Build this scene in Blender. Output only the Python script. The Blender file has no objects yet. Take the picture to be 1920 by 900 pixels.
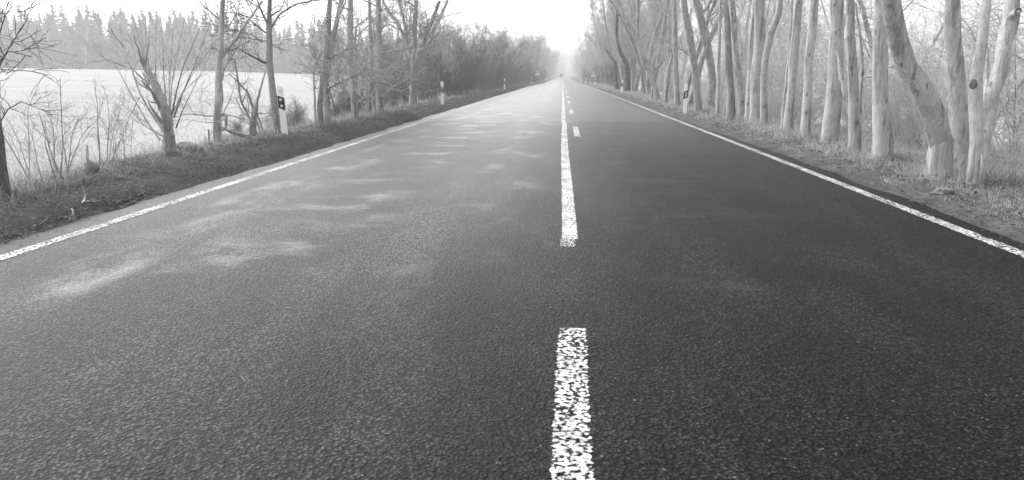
import bpy, bmesh, math, random
import numpy as np
from mathutils import Vector, Matrix

# ------------------------------------------------------------------ camera, world, sun, exposure
SC = bpy.context.scene
COL = SC.collection
F = 1274.0                       # focal length in pixels of a 1920 x 900 frame
CAM_H = 1.25
PITCH = math.atan(307.0 / F)
YAW = math.atan(95.0 / F * math.cos(PITCH))
cam = bpy.data.cameras.new("camera")
cam.sensor_width = 36.0
cam.lens = 36.0 * F / 1920.0
cam.clip_start = 0.05
cam.clip_end = 4000.0
cam_ob = bpy.data.objects.new("camera", cam)
COL.objects.link(cam_ob)
cam_ob.location = (0, 0, CAM_H)
cam_ob.rotation_euler = (math.pi / 2 - PITCH, 0, YAW)
SC.camera = cam_ob

SUN_EL, SUN_AZ = math.radians(48), math.radians(-50)      # azimuth from +Y (road direction), negative = left
world = bpy.data.worlds.new("World")
SC.world = world
world.use_nodes = True
wn = world.node_tree
wn.nodes.clear()
w_out = wn.nodes.new("ShaderNodeOutputWorld")
w_bg = wn.nodes.new("ShaderNodeBackground")
w_sky = wn.nodes.new("ShaderNodeTexSky")
w_sky.sky_type = 'NISHITA'
w_sky.sun_disc = False
w_sky.sun_elevation = SUN_EL
w_sky.sun_rotation = SUN_AZ
w_sky.air_density = 1.0
w_sky.dust_density = 3.0
w_bw = wn.nodes.new("ShaderNodeRGBToBW")                  # the photograph is black and white
wn.links.new(w_sky.outputs[0], w_bw.inputs[0])
wn.links.new(w_bw.outputs[0], w_bg.inputs[0])
w_bg.inputs[1].default_value = 0.15
wn.links.new(w_bg.outputs[0], w_out.inputs[0])

sun = bpy.data.lights.new("sun", 'SUN')
sun.energy = 0.5
sun.angle = math.radians(100)
sun.color = (1, 1, 1)
sun_ob = bpy.data.objects.new("sun", sun)
COL.objects.link(sun_ob)
sd = Vector((math.sin(SUN_AZ) * math.cos(SUN_EL), math.cos(SUN_AZ) * math.cos(SUN_EL), math.sin(SUN_EL)))
sun_ob.rotation_euler = sd.to_track_quat('Z', 'Y').to_euler()
sun_ob.location = sd * 60

SC.view_settings.view_transform = 'Standard'
SC.view_settings.look = 'None'
SC.view_settings.gamma = 1.0
SC.view_settings.use_curve_mapping = False
SC.view_settings.exposure = 1.95
HAZE_DENSITY = 0.0026

SC.render.engine = 'CYCLES'
SC.cycles.use_denoising = True
SC.cycles.volume_bounces = 2
SC.cycles.max_bounces = 6
SC.cycles.diffuse_bounces = 3
SC.cycles.transparent_max_bounces = 12
SC.cycles.sample_clamp_indirect = 6.0

RNG = np.random.default_rng(7)

# ------------------------------------------------------------------ geometry of the picture
R_ = np.array([math.cos(YAW), math.sin(YAW), 0.0])
FW = np.array([-math.sin(YAW) * math.cos(PITCH), math.cos(YAW) * math.cos(PITCH), -math.sin(PITCH)])
UP = np.array([-math.sin(YAW) * math.sin(PITCH), math.cos(YAW) * math.sin(PITCH), math.cos(PITCH)])
CAM = np.array([0, 0, CAM_H])


def ray(px, py):
    return FW + R_ * ((px - 960) / F) + UP * ((450 - py) / F)


def at_y(px, py, y):
    d = ray(px, py)
    return CAM + d * (y / d[1])


def bend(y):
    y = np.asarray(y, float)
    return 1.5 * (np.clip(y - 140, 0, None) / 360.0) ** 2


def road_z(y):
    return np.interp(y, [-60, 90, 150, 230, 330, 430, 540, 640, 760, 950], [0, 0, -.2, -.1, .25, .65, 1.2, 1.1, .6, 0])


U_K = [-950, -184, -117, -55, -14, -9.5, -7.2, -6.3, -5.6, -4.85, -4.55, -4.4, 3.68, 3.85, 4.2, 4.7, 5.4, 7.5, 11, 30, 100, 950]
Z_K = [9.0, 4.0, 2.8, 0.6, -.85, -.75, -.28, .06, .15, .09, .045, -.03, -.03, .025, .055, .09, .06, -.45, -.75, -.7, 0, 4]


def gnoise(x, y):
    return (np.sin(x * 1.7 + 1.3 * np.sin(y * .9)) * np.cos(y * 1.3 + np.sin(x * .7)) * .5
            + .5 * np.sin(x * 4.1 + y * 2.3) * np.cos(y * 3.7 - x * 1.9))


def ground_z(x, y):
    x = np.asarray(x, float); y = np.asarray(y, float)
    u = x - bend(y)
    z = np.interp(u, U_K, Z_K)
    off = np.clip(np.minimum(abs(u + 4.4) * (u < -4.4) + abs(u - 3.68) * (u > 3.68), .6) / .6, 0, 1)
    w = road_z(y) * np.clip(1 - (abs(u) - 10) / 60, 0, 1)
    return z + w + off * .05 * gnoise(x, y)


def at_ground(px, py):
    d = ray(px, py)
    t = 0.5
    while t < 900:
        p = CAM + d * t
        if p[2] <= float(ground_z(p[0], p[1])):
            return p
        t *= 1.004
    return CAM + d * 900


def depth(p):
    return float(np.dot(np.asarray(p) - CAM, FW))


# ------------------------------------------------------------------ materials (all neutral: a black and white photograph)
def new_mat(name):
    m = bpy.data.materials.new(name)
    m.use_nodes = True
    nt = m.node_tree
    nt.nodes.clear()
    out = nt.nodes.new("ShaderNodeOutputMaterial")
    b = nt.nodes.new("ShaderNodeBsdfPrincipled")
    nt.links.new(b.outputs[0], out.inputs[0])
    return m, nt, b, out


def nd(nt, typ, **kw):
    n = nt.nodes.new(typ)
    for k, v in kw.items():
        if k.startswith('i_'):
            n.inputs[int(k[2:])].default_value = v
        else:
            setattr(n, k, v)
    return n


def lk(nt, a, b):
    nt.links.new(a, b)


def mth(nt, op, a, b=None, c=None, clamp=False):
    n = nt.nodes.new("ShaderNodeMath")
    n.operation = op
    n.use_clamp = clamp
    for i, v in enumerate((a, b, c)):
        if v is None:
            continue
        if hasattr(v, 'is_output'):
            nt.links.new(v, n.inputs[i])
        else:
            n.inputs[i].default_value = v
    return n.outputs[0]


def mapr(nt, v, a, b, c, d, smooth=False):
    n = nt.nodes.new("ShaderNodeMapRange")
    if smooth:
        n.interpolation_type = 'SMOOTHSTEP'
    n.inputs[1].default_value = a; n.inputs[2].default_value = b
    n.inputs[3].default_value = c; n.inputs[4].default_value = d
    nt.links.new(v, n.inputs[0])
    return n.outputs[0]


def coords(nt, scale=(1, 1, 1), kind='Object'):
    tc = nt.nodes.new("ShaderNodeTexCoord")
    mp = nt.nodes.new("ShaderNodeMapping")
    mp.inputs['Scale'].default_value = scale
    nt.links.new(tc.outputs[kind], mp.inputs[0])
    return mp.outputs[0]


def noise(nt, vec, scale, detail=4, rough=.55):
    n = nt.nodes.new("ShaderNodeTexNoise")
    n.inputs['Scale'].default_value = scale
    n.inputs['Detail'].default_value = detail
    n.inputs['Roughness'].default_value = rough
    nt.links.new(vec, n.inputs['Vector'])
    return n.outputs[0]


def bump(nt, b, h, strength, dist):
    n = nt.nodes.new("ShaderNodeBump")
    n.inputs['Strength'].default_value = strength
    n.inputs['Distance'].default_value = dist
    nt.links.new(h, n.inputs['Height'])
    nt.links.new(n.outputs[0], b.inputs['Normal'])


def grey_mat(name, lo, hi, scale=8, rough=.8, detail=4, stretch=(1, 1, 1), bmp=.3, bdist=.01, rand=0.0, spec=.25):
    m, nt, b, out = new_mat(name)
    v = coords(nt, stretch)
    n = noise(nt, v, scale, detail, .6)
    c = mapr(nt, n, .3, .7, lo, hi)
    if rand:
        oi = nt.nodes.new("ShaderNodeObjectInfo")
        c = mth(nt, 'MULTIPLY', c, mapr(nt, oi.outputs['Random'], 0, 1, 1 - rand, 1 + rand))
    lk(nt, c, b.inputs['Base Color'])
    b.inputs['Roughness'].default_value = rough
    b.inputs['Specular IOR Level'].default_value = spec
    if bmp:
        bump(nt, b, n, bmp, bdist)
    return m


def bark_mat(name, lo, hi, rand=.15):
    """smooth beech-like bark: fine vertical grain, blotches, dark scars"""
    m, nt, b, out = new_mat(name)
    v = coords(nt)
    blot = noise(nt, v, 3.0, 5, .65)
    grain = noise(nt, coords(nt, (1, 1, .18)), 55, 4, .7)
    ring = noise(nt, coords(nt, (.5, .5, 3.0)), 9, 3, .6)
    c = mapr(nt, blot, .28, .72, lo, hi)
    c = mth(nt, 'MULTIPLY', c, mapr(nt, grain, .25, .75, .62, 1.3))
    c = mth(nt, 'MULTIPLY', c, mapr(nt, ring, .31, .38, .82, 1.0))
    oi = nt.nodes.new("ShaderNodeObjectInfo")
    c = mth(nt, 'MULTIPLY', c, mapr(nt, oi.outputs['Random'], 0, 1, 1 - rand, 1 + rand))
    scar = nt.nodes.new("ShaderNodeTexVoronoi")
    scar.inputs['Scale'].default_value = 4.2
    lk(nt, coords(nt, (1.6, 1.6, .8)), scar.inputs['Vector'])
    s = mapr(nt, mth(nt, 'ADD', scar.outputs['Distance'], mth(nt, 'MULTIPLY', mth(nt, 'SUBTRACT', grain, .5), .2)), .08, .18, .4, 1.0)
    strk = noise(nt, coords(nt, (1, 1, .10)), 8, 4, .65)
    c = mth(nt, 'MULTIPLY', c, mapr(nt, strk, .50, .62, 1.06, .62, True))
    moss = noise(nt, coords(nt, (1, 1, .5)), 1.6, 5, .7)
    c = mth(nt, 'MULTIPLY', c, mapr(nt, moss, .54, .66, 1.0, .62, True))
    c = mth(nt, 'MULTIPLY', c, s)
    lk(nt, c, b.inputs['Base Color'])
    b.inputs['Roughness'].default_value = .85
    b.inputs['Specular IOR Level'].default_value = .2
    h = mth(nt, 'ADD', mth(nt, 'MULTIPLY', grain, .6), blot)
    bump(nt, b, h, .9, .018)
    return m


M = {}
M['bark_pale'] = bark_mat('bark_pale', .32, .50)
M['bark_mid'] = bark_mat('bark_mid', .26, .41)
M['bark_dark'] = bark_mat('bark_dark', .10, .19, .2)
M['bark_torn'] = grey_mat('bark_torn', .22, .56, 30, .8, 5, (1, 1, .06), .9, .02)
M['twig_pale'] = grey_mat('twig_pale', .38, .58, 12, .85, 3, rand=.2)
M['twig_mid'] = grey_mat('twig_mid', .26, .42, 12, .85, 3, rand=.25)
M['twig_dark'] = grey_mat('twig_dark', .08, .16, 12, .85, 3, rand=.25)
M['birch'] = grey_mat('birch', .5, .75, 6, .7, 4, (1, 1, 3))
M['needles'] = grey_mat('needles', .02, .05, 4, .8, 3, rand=.3)
M['white_plastic'] = grey_mat('white_plastic', .86, .94, 5, .45, 4, (1, 1, .3), .1, .002, spec=.4)
M['black_plastic'] = grey_mat('black_plastic', .02, .035, 9, .5, 3, bmp=.1, bdist=.002, spec=.4)
M['reflector'] = grey_mat('reflector', .55, .75, 60, .25, 2, bmp=.2, bdist=.001, spec=.6)
M['grey_plastic'] = grey_mat('grey_plastic', .3, .4, 20, .5, 2, bmp=.1, bdist=.001)
M['ink'] = grey_mat('ink', .22, .3, 30, .7, 2, bmp=0)
M['sign_back'] = grey_mat('sign_back', .16, .22, 6, .5, 3, bmp=.1, bdist=.002)
M['sign_rim'] = grey_mat('sign_rim', .75, .88, 6, .35, 3, bmp=.1, bdist=.001)
M['sign_red'] = grey_mat('sign_red', .09, .13, 6, .4, 3, bmp=.1, bdist=.001)
M['galvanised'] = grey_mat('galvanised', .2, .3, 8, .45, 4, bmp=.1, bdist=.002)
M['stone'] = grey_mat('stone', .14, .26, 9, .9, 5, bmp=.8, bdist=.03)
M['dead_wood'] = grey_mat('dead_wood', .08, .2, 14, .9, 5, (1, 1, .2), .8, .02)
M['glass_dark'] = grey_mat('glass_dark', .02, .03, 3, .1, 2, bmp=0, spec=.6)
M['rubber'] = grey_mat('rubber', .02, .03, 20, .8, 2, bmp=.1, bdist=.003)
M['lamp_lens'] = grey_mat('lamp_lens', .7, .85, 20, .15, 2, bmp=0, spec=.6)
M['truck_paint'] = grey_mat('truck_paint', .74, .82, 2, .35, 3, bmp=0, spec=.5)
M['truck_cab'] = grey_mat('truck_cab', .05, .08, 2, .35, 3, bmp=0, spec=.5)


def blade_mat(name, lo, hi, xmask=None):
    m, nt, b, out = new_mat(name)
    g = nt.nodes.new("ShaderNodeNewGeometry")
    r = g.outputs['Random Per Island']
    big = noise(nt, coords(nt), .9, 4, .6)
    c = mth(nt, 'MULTIPLY', mapr(nt, r, 0, 1, lo, hi), mapr(nt, big, .3, .7, .65, 1.3))
    lk(nt, c, b.inputs['Base Color'])
    b.inputs['Roughness'].default_value = .7
    b.inputs['Specular IOR Level'].default_value = .25
    tr = nt.nodes.new("ShaderNodeBsdfTranslucent")
    lk(nt, c, tr.inputs['Color'])
    mx = nt.nodes.new("ShaderNodeMixShader")
    mx.inputs[0].default_value = .3
    lk(nt, b.outputs[0], mx.inputs[1]); lk(nt, tr.outputs[0], mx.inputs[2])
    lk(nt, mx.outputs[0], out.inputs[0])
    return m


M['grass_dark'] = blade_mat('grass_dark', .03, .34)
M['grass_verge'] = blade_mat('grass_verge', .14, .62)
M['grass_dry'] = blade_mat('grass_dry', .22, .52)
M['leaf_litter'] = blade_mat('leaf_litter', .025, .13)
M['leaf_pale'] = blade_mat('leaf_pale', .15, .45)


# ------------------------------------------------------------------ object helpers
def mesh_obj(name, verts, faces, mat, parent=None, smooth=True):
    verts = np.asarray(verts, np.float32).reshape(-1, 3)
    me = bpy.data.meshes.new(name)
    if isinstance(faces, np.ndarray):
        k = faces.shape[1]
        me.vertices.add(len(verts))
        me.vertices.foreach_set('co', verts.ravel())
        me.loops.add(faces.size)
        me.loops.foreach_set('vertex_index', faces.astype(np.int32).ravel())
        me.polygons.add(len(faces))
        me.polygons.foreach_set('loop_start', np.arange(0, faces.size, k, dtype=np.int32))
        me.update(calc_edges=True)
    else:
        me.from_pydata([tuple(map(float, v)) for v in verts], [], [tuple(map(int, f)) for f in faces])
        me.update()
    me.validate()
    if smooth:
        me.polygons.foreach_set('use_smooth', np.ones(len(me.polygons), bool))
    me.materials.append(mat)
    o = bpy.data.objects.new(name, me)
    COL.objects.link(o)
    if parent is not None:
        o.parent = parent
    return o


def bm_obj(name, bm, mat, parent=None, smooth=False):
    me = bpy.data.meshes.new(name)
    bmesh.ops.recalc_face_normals(bm, faces=bm.faces)
    bm.to_mesh(me)
    bm.free()
    if smooth:
        me.polygons.foreach_set('use_smooth', np.ones(len(me.polygons), bool))
    me.materials.append(mat)
    o = bpy.data.objects.new(name, me)
    COL.objects.link(o)
    if parent is not None:
        o.parent = parent
    return o


def tag(o, label=None, cat=None, group=None, kind=None):
    if label: o['label'] = label
    if cat: o['category'] = cat
    if group: o['group'] = group
    if kind: o['kind'] = kind
    return o


def empty(name, loc=(0, 0, 0), rz=0.0):
    o = bpy.data.objects.new(name, None)
    COL.objects.link(o)
    o.location = tuple(map(float, loc))
    o.rotation_euler = (0, 0, rz)
    o.empty_display_size = .2
    return o


def copy_tree(o, parent=None):
    c = o.copy()
    COL.objects.link(c)
    c.parent = parent
    for ch in list(o.children):
        copy_tree(ch, c)
    return c


class Acc:
    def __init__(s):
        s.v = []; s.f = []; s.n = 0

    def add(s, v, f):
        s.v.append(np.asarray(v, float).reshape(-1, 3)); s.f.append(np.asarray(f) + s.n); s.n += len(s.v[-1])

    def build(s, name, mat, parent=None, smooth=True):
        return mesh_obj(name, np.concatenate(s.v), np.concatenate(s.f), mat, parent, smooth)


def tubes(P, R, S, rough=0.0, rng=None):
    """(N,K,3) polylines, (N,K) radii -> quads"""
    N, K, _ = P.shape
    T = np.gradient(P, axis=1)
    T /= np.linalg.norm(T, axis=2, keepdims=True) + 1e-9
    mean = P[:, -1] - P[:, 0]
    ref = np.where(np.abs(mean[:, 2:3]) > .8 * np.linalg.norm(mean, axis=1, keepdims=True), np.array([[1., 0, 0]]), np.array([[0, 0, 1.]]))
    ref = np.repeat(ref[:, None, :], K, 1)
    A = np.cross(T, ref); A /= np.linalg.norm(A, axis=2, keepdims=True) + 1e-9
    B = np.cross(T, A)
    a = np.arange(S) * 2 * np.pi / S
    rad = np.repeat(R[:, :, None], S, 2)
    if rough and rng is not None:
        rad = rad * (1 + rough * rng.standard_normal(rad.shape))
    V = P[:, :, None, :] + rad[..., None] * (A[:, :, None, :] * np.cos(a)[None, None, :, None] + B[:, :, None, :] * np.sin(a)[None, None, :, None])
    idx = np.arange(N * K * S).reshape(N, K, S)
    q = np.stack([idx[:, :-1, :], np.roll(idx, -1, 2)[:, :-1, :], np.roll(idx, -1, 2)[:, 1:, :], idx[:, 1:, :]], -1)
    return V.reshape(-1, 3), q.reshape(-1, 4)


def grow(rng, P, R, n, t0, t1, length, ang, K, wander=.15, up=.15, ratio=.5, tip=.25, lvar=.35, rmin=.002, taper_len=.5):
    """n children on every parent polyline"""
    N, KP, _ = P.shape
    pi = np.repeat(np.arange(N), n)
    m = len(pi)
    t = t0 + (t1 - t0) * ((np.tile((np.arange(n) + .5) / n, N)) + rng.uniform(-.5, .5, m) / n)
    t = np.clip(t, 0, .999)
    f = t * (KP - 1)
    i0 = np.minimum(f.astype(int), KP - 2)
    w = (f - i0)[:, None]
    p = P[pi, i0] * (1 - w) + P[pi, i0 + 1] * w
    r0 = R[pi, i0] * (1 - w[:, 0]) + R[pi, i0 + 1] * w[:, 0]
    d = P[pi, i0 + 1] - P[pi, i0]
    d /= np.linalg.norm(d, axis=1, keepdims=True) + 1e-9
    rv = rng.standard_normal((m, 3))
    side = np.cross(d, rv); side /= np.linalg.norm(side, axis=1, keepdims=True) + 1e-9
    an = np.radians(rng.uniform(ang[0], ang[1], m))[:, None]
    dr = d * np.cos(an) + side * np.sin(an)
    L = length * (1 - taper_len * t) * rng.uniform(1 - lvar, 1 + lvar, m)
    out = np.zeros((m, K, 3)); out[:, 0] = p
    st = (L / (K - 1))[:, None]
    for k in range(1, K):
        dr = dr + wander * rng.standard_normal((m, 3)) + np.array([0, 0, up])
        dr /= np.linalg.norm(dr, axis=1, keepdims=True) + 1e-9
        out[:, k] = out[:, k - 1] + dr * st
    rr = np.maximum(r0 * ratio * rng.uniform(.7, 1.15, m), rmin)
    rad = rr[:, None] * (1 - (1 - tip) * np.linspace(0, 1, K))[None, :]
    return out, np.maximum(rad, rmin * .8)


def resample(pts, rad, K):
    pts = np.asarray(pts, float); rad = np.asarray(rad, float)
    s = np.r_[0, np.cumsum(np.linalg.norm(np.diff(pts, axis=0), axis=1))]
    q = np.linspace(0, s[-1], K * 4)
    P = np.stack([np.interp(q, s, pts[:, i]) for i in range(3)], 1)
    for _ in range(K // 3):
        P[1:-1] = .25 * P[:-2] + .5 * P[1:-1] + .25 * P[2:]
    R = np.interp(q, s, rad)
    i = np.linspace(0, len(q) - 1, K).round().astype(int)
    return P[i], R[i]


TREE_LV = dict(n1=16, n2=6, n3=6, t0=.35, L1=3.2, L2=1.4, L3=.7, a1=(35, 70), rmin=.004, up=.1)


def build_crown(rng, acc, P, R, lv):
    P1, R1 = grow(rng, P[None], R[None], lv['n1'], lv['t0'], .98, lv['L1'], lv['a1'], 7, .16, lv['up'], .45, .2, rmin=lv['rmin'] * 1.6)
    acc.add(*tubes(P1, R1, 5))
    P2, R2 = grow(rng, P1, R1, lv['n2'], .2, .98, lv['L2'], (30, 65), 5, .2, lv['up'] * .7, .55, .3, rmin=lv['rmin'] * 1.2)
    acc.add(*tubes(P2, R2, 4))
    if lv['n3']:
        P3, R3 = grow(rng, P2, R2, lv['n3'], .15, .98, lv['L3'], (25, 65), 4, .22, lv['up'] * .5, .6, .4, rmin=lv['rmin'])
        acc.add(*tubes(P3, R3, 3))


def trunk_mesh(rng, P, R, S=12, rough=.035):
    # a bit of sway and flutes
    V, q = tubes(P[None], R[None], S, rough, rng)
    return V, q


def tree_at(name, base, pts, rad, label, cat, group=None, bark='bark_pale', twig='twig_mid', seed=0, lv=None, K=26, flare=.22,
            extra=None, part=('trunk', 'crown'), exc=True):
    """pts are world points; stored relative to the base"""
    rng = np.random.default_rng(seed)
    base = np.asarray(base, float)
    P, R = resample(np.asarray(pts) - base, rad, K)
    P[1:-1] += rng.standard_normal((K - 2, 3)) * R[1:-1, None] * .10
    R = R * (1 + .05 * rng.standard_normal(K)) * (1 + .05 * np.interp(np.arange(K), np.arange(0, K + 4, 4), rng.standard_normal(len(np.arange(0, K + 4, 4)))))
    # root flare
    s = np.linalg.norm(P - P[0], axis=1)
    R = R * (1 + flare * np.exp(-s / .22))
    e = empty(name, base)
    tag(e, label, cat, group)
    a = Acc()
    a.add(*trunk_mesh(rng, P, R, 14))
    for (ep, er) in (extra or []):
        p2, r2 = resample(np.asarray(ep) - base, er, 16)
        p2[1:-1] += rng.standard_normal((14, 3)) * r2[1:-1, None] * .15
        a.add(*trunk_mesh(rng, p2, r2 * (1 + .05 * rng.standard_normal(16)), 8))
    a.build(part[0], M[bark], e)
    d = dict(TREE_LV); d.update(lv or {})
    c = Acc()
    build_crown(rng, c, P, R, d)
    for (ep, er) in ((extra or []) if exc else []):
        p2, r2 = resample(np.asarray(ep) - base, er, 16)
        d2 = dict(d); d2['n1'] = max(4, d['n1'] // 2); d2['t0'] = max(d['t0'] * .5, .15)
        build_crown(rng, c, p2, r2, d2)
    c.build(part[1], M[twig], e)
    return e


def px_path(base_px, path_px, y_jit=0.0, top=None, rng=None):
    """pixel path -> world points in the upright plane through the base, widths in pixels -> radii"""
    b = at_ground(base_px[0], base_px[1])
    pts = [b - np.array([0, 0, .25])]
    rad = [base_px[2] / 2 * depth(b) / F]
    for i, (x, y, w) in enumerate(path_px):
        p = at_y(x, y, b[1] + y_jit * (i + 1) / len(path_px))
        pts.append(p); rad.append(w / 2 * depth(p) / F)
    if top:
        d = pts[-1] - pts[-2]; d /= np.linalg.norm(d)
        d = d * .5 + np.array([0, 0, .5]); d /= np.linalg.norm(d)
        n = 4
        step = (top - (pts[-1][2] - b[2])) / n
        for k in range(n):
            dd = d + (0 if rng is None else rng.standard_normal(3) * .10)
            pts.append(pts[-1] + dd * step); rad.append(rad[len(path_px)] * (1 - .22 * (k + 1)))
    return b, pts, rad


# ------------------------------------------------------------------ road and ground materials
def asphalt_mat():
    m, nt, b, out = new_mat('asphalt')
    v = coords(nt)
    sx = nt.nodes.new("ShaderNodeSeparateXYZ"); lk(nt, v, sx.inputs[0])
    X, Y = sx.outputs[0], sx.outputs[1]
    wob = mth(nt, 'MULTIPLY', mth(nt, 'SUBTRACT', noise(nt, coords(nt, (1, .35, 1)), .8, 3, .6), .5), .9)
    Xw = mth(nt, 'ADD', X, wob)
    # stones of the surface dressing, two sizes
    vo = nt.nodes.new("ShaderNodeTexVoronoi"); vo.inputs['Scale'].default_value = 72
    lk(nt, v, vo.inputs['Vector'])
    vo2 = nt.nodes.new("ShaderNodeTexVoronoi"); vo2.inputs['Scale'].default_value = 135
    lk(nt, v, vo2.inputs['Vector'])
    fine = noise(nt, v, 260, 3, .7)
    clump = noise(nt, v, 26, 4, .65)
    mid = noise(nt, coords(nt, (1, .55, 1)), 2.2, 5, .62)
    big = noise(nt, coords(nt, (1, .3, 1)), .55, 4, .6)
    # paler left carriageway / dark right carriageway
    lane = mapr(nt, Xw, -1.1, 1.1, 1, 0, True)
    base = mth(nt, 'ADD', mth(nt, 'MULTIPLY', lane, mapr(nt, Y, 2.2, 6.5, .026, .054, True)), .0235)  # left colour rises with distance: grazing sky sheen painted in
    # polished, paler wheel tracks and bled smooth patches on the left carriageway, their paleness also painting in sun glare
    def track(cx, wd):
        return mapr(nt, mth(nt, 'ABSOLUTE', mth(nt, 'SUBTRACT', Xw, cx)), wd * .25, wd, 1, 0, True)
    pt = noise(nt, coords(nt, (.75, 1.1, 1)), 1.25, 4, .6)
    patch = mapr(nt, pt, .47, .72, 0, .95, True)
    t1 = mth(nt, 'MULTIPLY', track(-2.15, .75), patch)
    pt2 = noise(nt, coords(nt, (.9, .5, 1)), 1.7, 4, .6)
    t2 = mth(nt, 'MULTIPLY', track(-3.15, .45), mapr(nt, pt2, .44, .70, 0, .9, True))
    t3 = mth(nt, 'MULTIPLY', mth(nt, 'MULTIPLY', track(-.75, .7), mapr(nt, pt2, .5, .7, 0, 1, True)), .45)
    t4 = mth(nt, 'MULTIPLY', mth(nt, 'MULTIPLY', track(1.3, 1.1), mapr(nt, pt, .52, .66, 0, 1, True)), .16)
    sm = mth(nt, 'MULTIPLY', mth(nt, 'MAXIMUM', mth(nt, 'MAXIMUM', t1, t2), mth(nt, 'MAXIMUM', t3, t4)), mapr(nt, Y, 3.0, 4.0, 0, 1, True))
    # surface treatment: beyond y = 19.6 an older, smoother, greyer surface, plus sky sheen painted in, rising with distance
    old_sheen = mapr(nt, mth(nt, 'ADD', Y, mth(nt, 'MULTIPLY', X, -.12)), 19.3, 19.7, 0, .12)
    old_sheen = mth(nt, 'ADD', old_sheen, mapr(nt, Y, 4, 30, 0, .88, True))
    rect = None
    for (x0, x1, y0, y1, s) in ((-3.2, -1.3, 20.5, 29.5, .5), (-1.2, -.15, 21.5, 33, -.35), (.5, 2.6, 22.5, 30, -.3), (-3.4, -.4, 36, 47, .35),
                                (.6, 3.2, 38, 52, .3), (-2.6, -.3, 56, 75, -.25), (-1.9, -.5, 13.4, 16.2, .25), (.35, 1.7, 19.75, 20.7, .7),
                                (-3.6, -.4, 19.9, 20.6, .45), (.9, 3.0, 31.5, 33.2, .4)):
        inx = mth(nt, 'MULTIPLY', mapr(nt, X, x0, x0 + .08, 0, 1), mapr(nt, X, x1 - .08, x1, 1, 0))
        iny = mth(nt, 'MULTIPLY', mapr(nt, Y, y0, y0 + .3, 0, 1), mapr(nt, Y, y1 - .3, y1, 1, 0))
        r = mth(nt, 'MULTIPLY', mth(nt, 'MULTIPLY', inx, iny), s)
        rect = r if rect is None else mth(nt, 'ADD', rect, r)
    rectn = mth(nt, 'MULTIPLY', rect, mapr(nt, mid, .3, .7, .5, 1.2))
    # dark stains
    st = noise(nt, coords(nt, (1.2, .6, 1)), 1.6, 5, .7)
    stain = mapr(nt, st, .57, .70, 1, .5, True)
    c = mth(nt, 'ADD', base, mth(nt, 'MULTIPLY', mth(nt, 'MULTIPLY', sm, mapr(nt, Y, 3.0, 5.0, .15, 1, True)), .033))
    c = mth(nt, 'ADD', c, mth(nt, 'MULTIPLY', old_sheen, .03))
    c = mth(nt, 'MULTIPLY', c, mth(nt, 'ADD', 1.0, rectn))
    c = mth(nt, 'MULTIPLY', c, mapr(nt, mid, .28, .72, .58, 1.42))
    pock = noise(nt, v, 34, 2, .5)
    c = mth(nt, 'MULTIPLY', c, mapr(nt, pock, .34, .44, .35, 1))
    c = mth(nt, 'MULTIPLY', c, mapr(nt, big, .3, .7, .72, 1.26))
    lng = noise(nt, coords(nt, (1, .16, 1)), 2.1, 4, .6)
    c = mth(nt, 'MULTIPLY', c, mapr(nt, lng, .34, .66, .66, 1.30))
    for (sx0, sy0, rx, ry, k_) in ((2.25, 5.6, .42, .5, .42), (1.65, 4.35, .32, .28, .4), (1.2, 5.9, .5, .3, .25), (-1.0, 2.6, .3, .5, .3), (-.5, 3.4, .22, .5, .35), (-2.1, 9.6, .6, .5, .3)):
        dx = mth(nt, 'DIVIDE', mth(nt, 'SUBTRACT', X, sx0), rx); dy = mth(nt, 'DIVIDE', mth(nt, 'SUBTRACT', Y, sy0), ry)
        rr = mth(nt, 'ADD', mth(nt, 'ADD', mth(nt, 'MULTIPLY', dx, dx), mth(nt, 'MULTIPLY', dy, dy)), mth(nt, 'MULTIPLY', mth(nt, 'SUBTRACT', noise(nt, v, 5, 4, .7), .5), 2.4))
        c = mth(nt, 'MULTIPLY', c, mapr(nt, rr, .2, 1.1, 1 - k_, 1, True))
    c = mth(nt, 'MULTIPLY', c, stain)
    rnd = nt.nodes.new("ShaderNodeSeparateXYZ"); lk(nt, vo.outputs['Color'], rnd.inputs[0])
    c = mth(nt, 'MULTIPLY', c, mapr(nt, rnd.outputs[0], 0, 1, .3, 1.8))
    gap = mapr(nt, vo.outputs['Distance'], .26, .56, 1, .10)          # darker between the stones
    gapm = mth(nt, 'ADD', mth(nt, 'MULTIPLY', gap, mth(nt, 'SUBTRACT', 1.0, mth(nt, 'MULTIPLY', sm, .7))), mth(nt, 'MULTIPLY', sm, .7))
    c = mth(nt, 'MULTIPLY', c, gapm)
    c = mth(nt, 'MULTIPLY', c, mapr(nt, clump, .3, .7, .55, 1.45))
    seam = mth(nt, 'MULTIPLY', track(-.42, .30), mapr(nt, clump, .35, .6, .3, 1))
    c = mth(nt, 'MULTIPLY', c, mth(nt, 'SUBTRACT', 1.0, mth(nt, 'MULTIPLY', seam, .38)))
    wheel = mth(nt, 'MAXIMUM', track(1.0, .5), mth(nt, 'MAXIMUM', track(2.55, .5), mth(nt, 'MAXIMUM', track(-1.25, .5), track(-2.9, .5))))
    c = mth(nt, 'MULTIPLY', c, mth(nt, 'ADD', .93, mth(nt, 'MULTIPLY', wheel, .22)))
    # single pale chips
    rnd2 = nt.nodes.new('ShaderNodeSeparateXYZ'); lk(nt, vo2.outputs['Color'], rnd2.inputs[0])
    chip = mth(nt, 'MULTIPLY', mapr(nt, rnd2.outputs[1], .9975, .9985, 0, 1), .12)
    c = mth(nt, 'ADD', c, chip)
    # transverse joint
    jn = mapr(nt, mth(nt, 'ABSOLUTE', mth(nt, 'SUBTRACT', mth(nt, 'ADD', Y, mth(nt, 'MULTIPLY', X, -.12)), 19.5)), .02, .07, .45, 1)
    c = mth(nt, 'MULTIPLY', c, jn)
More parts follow.
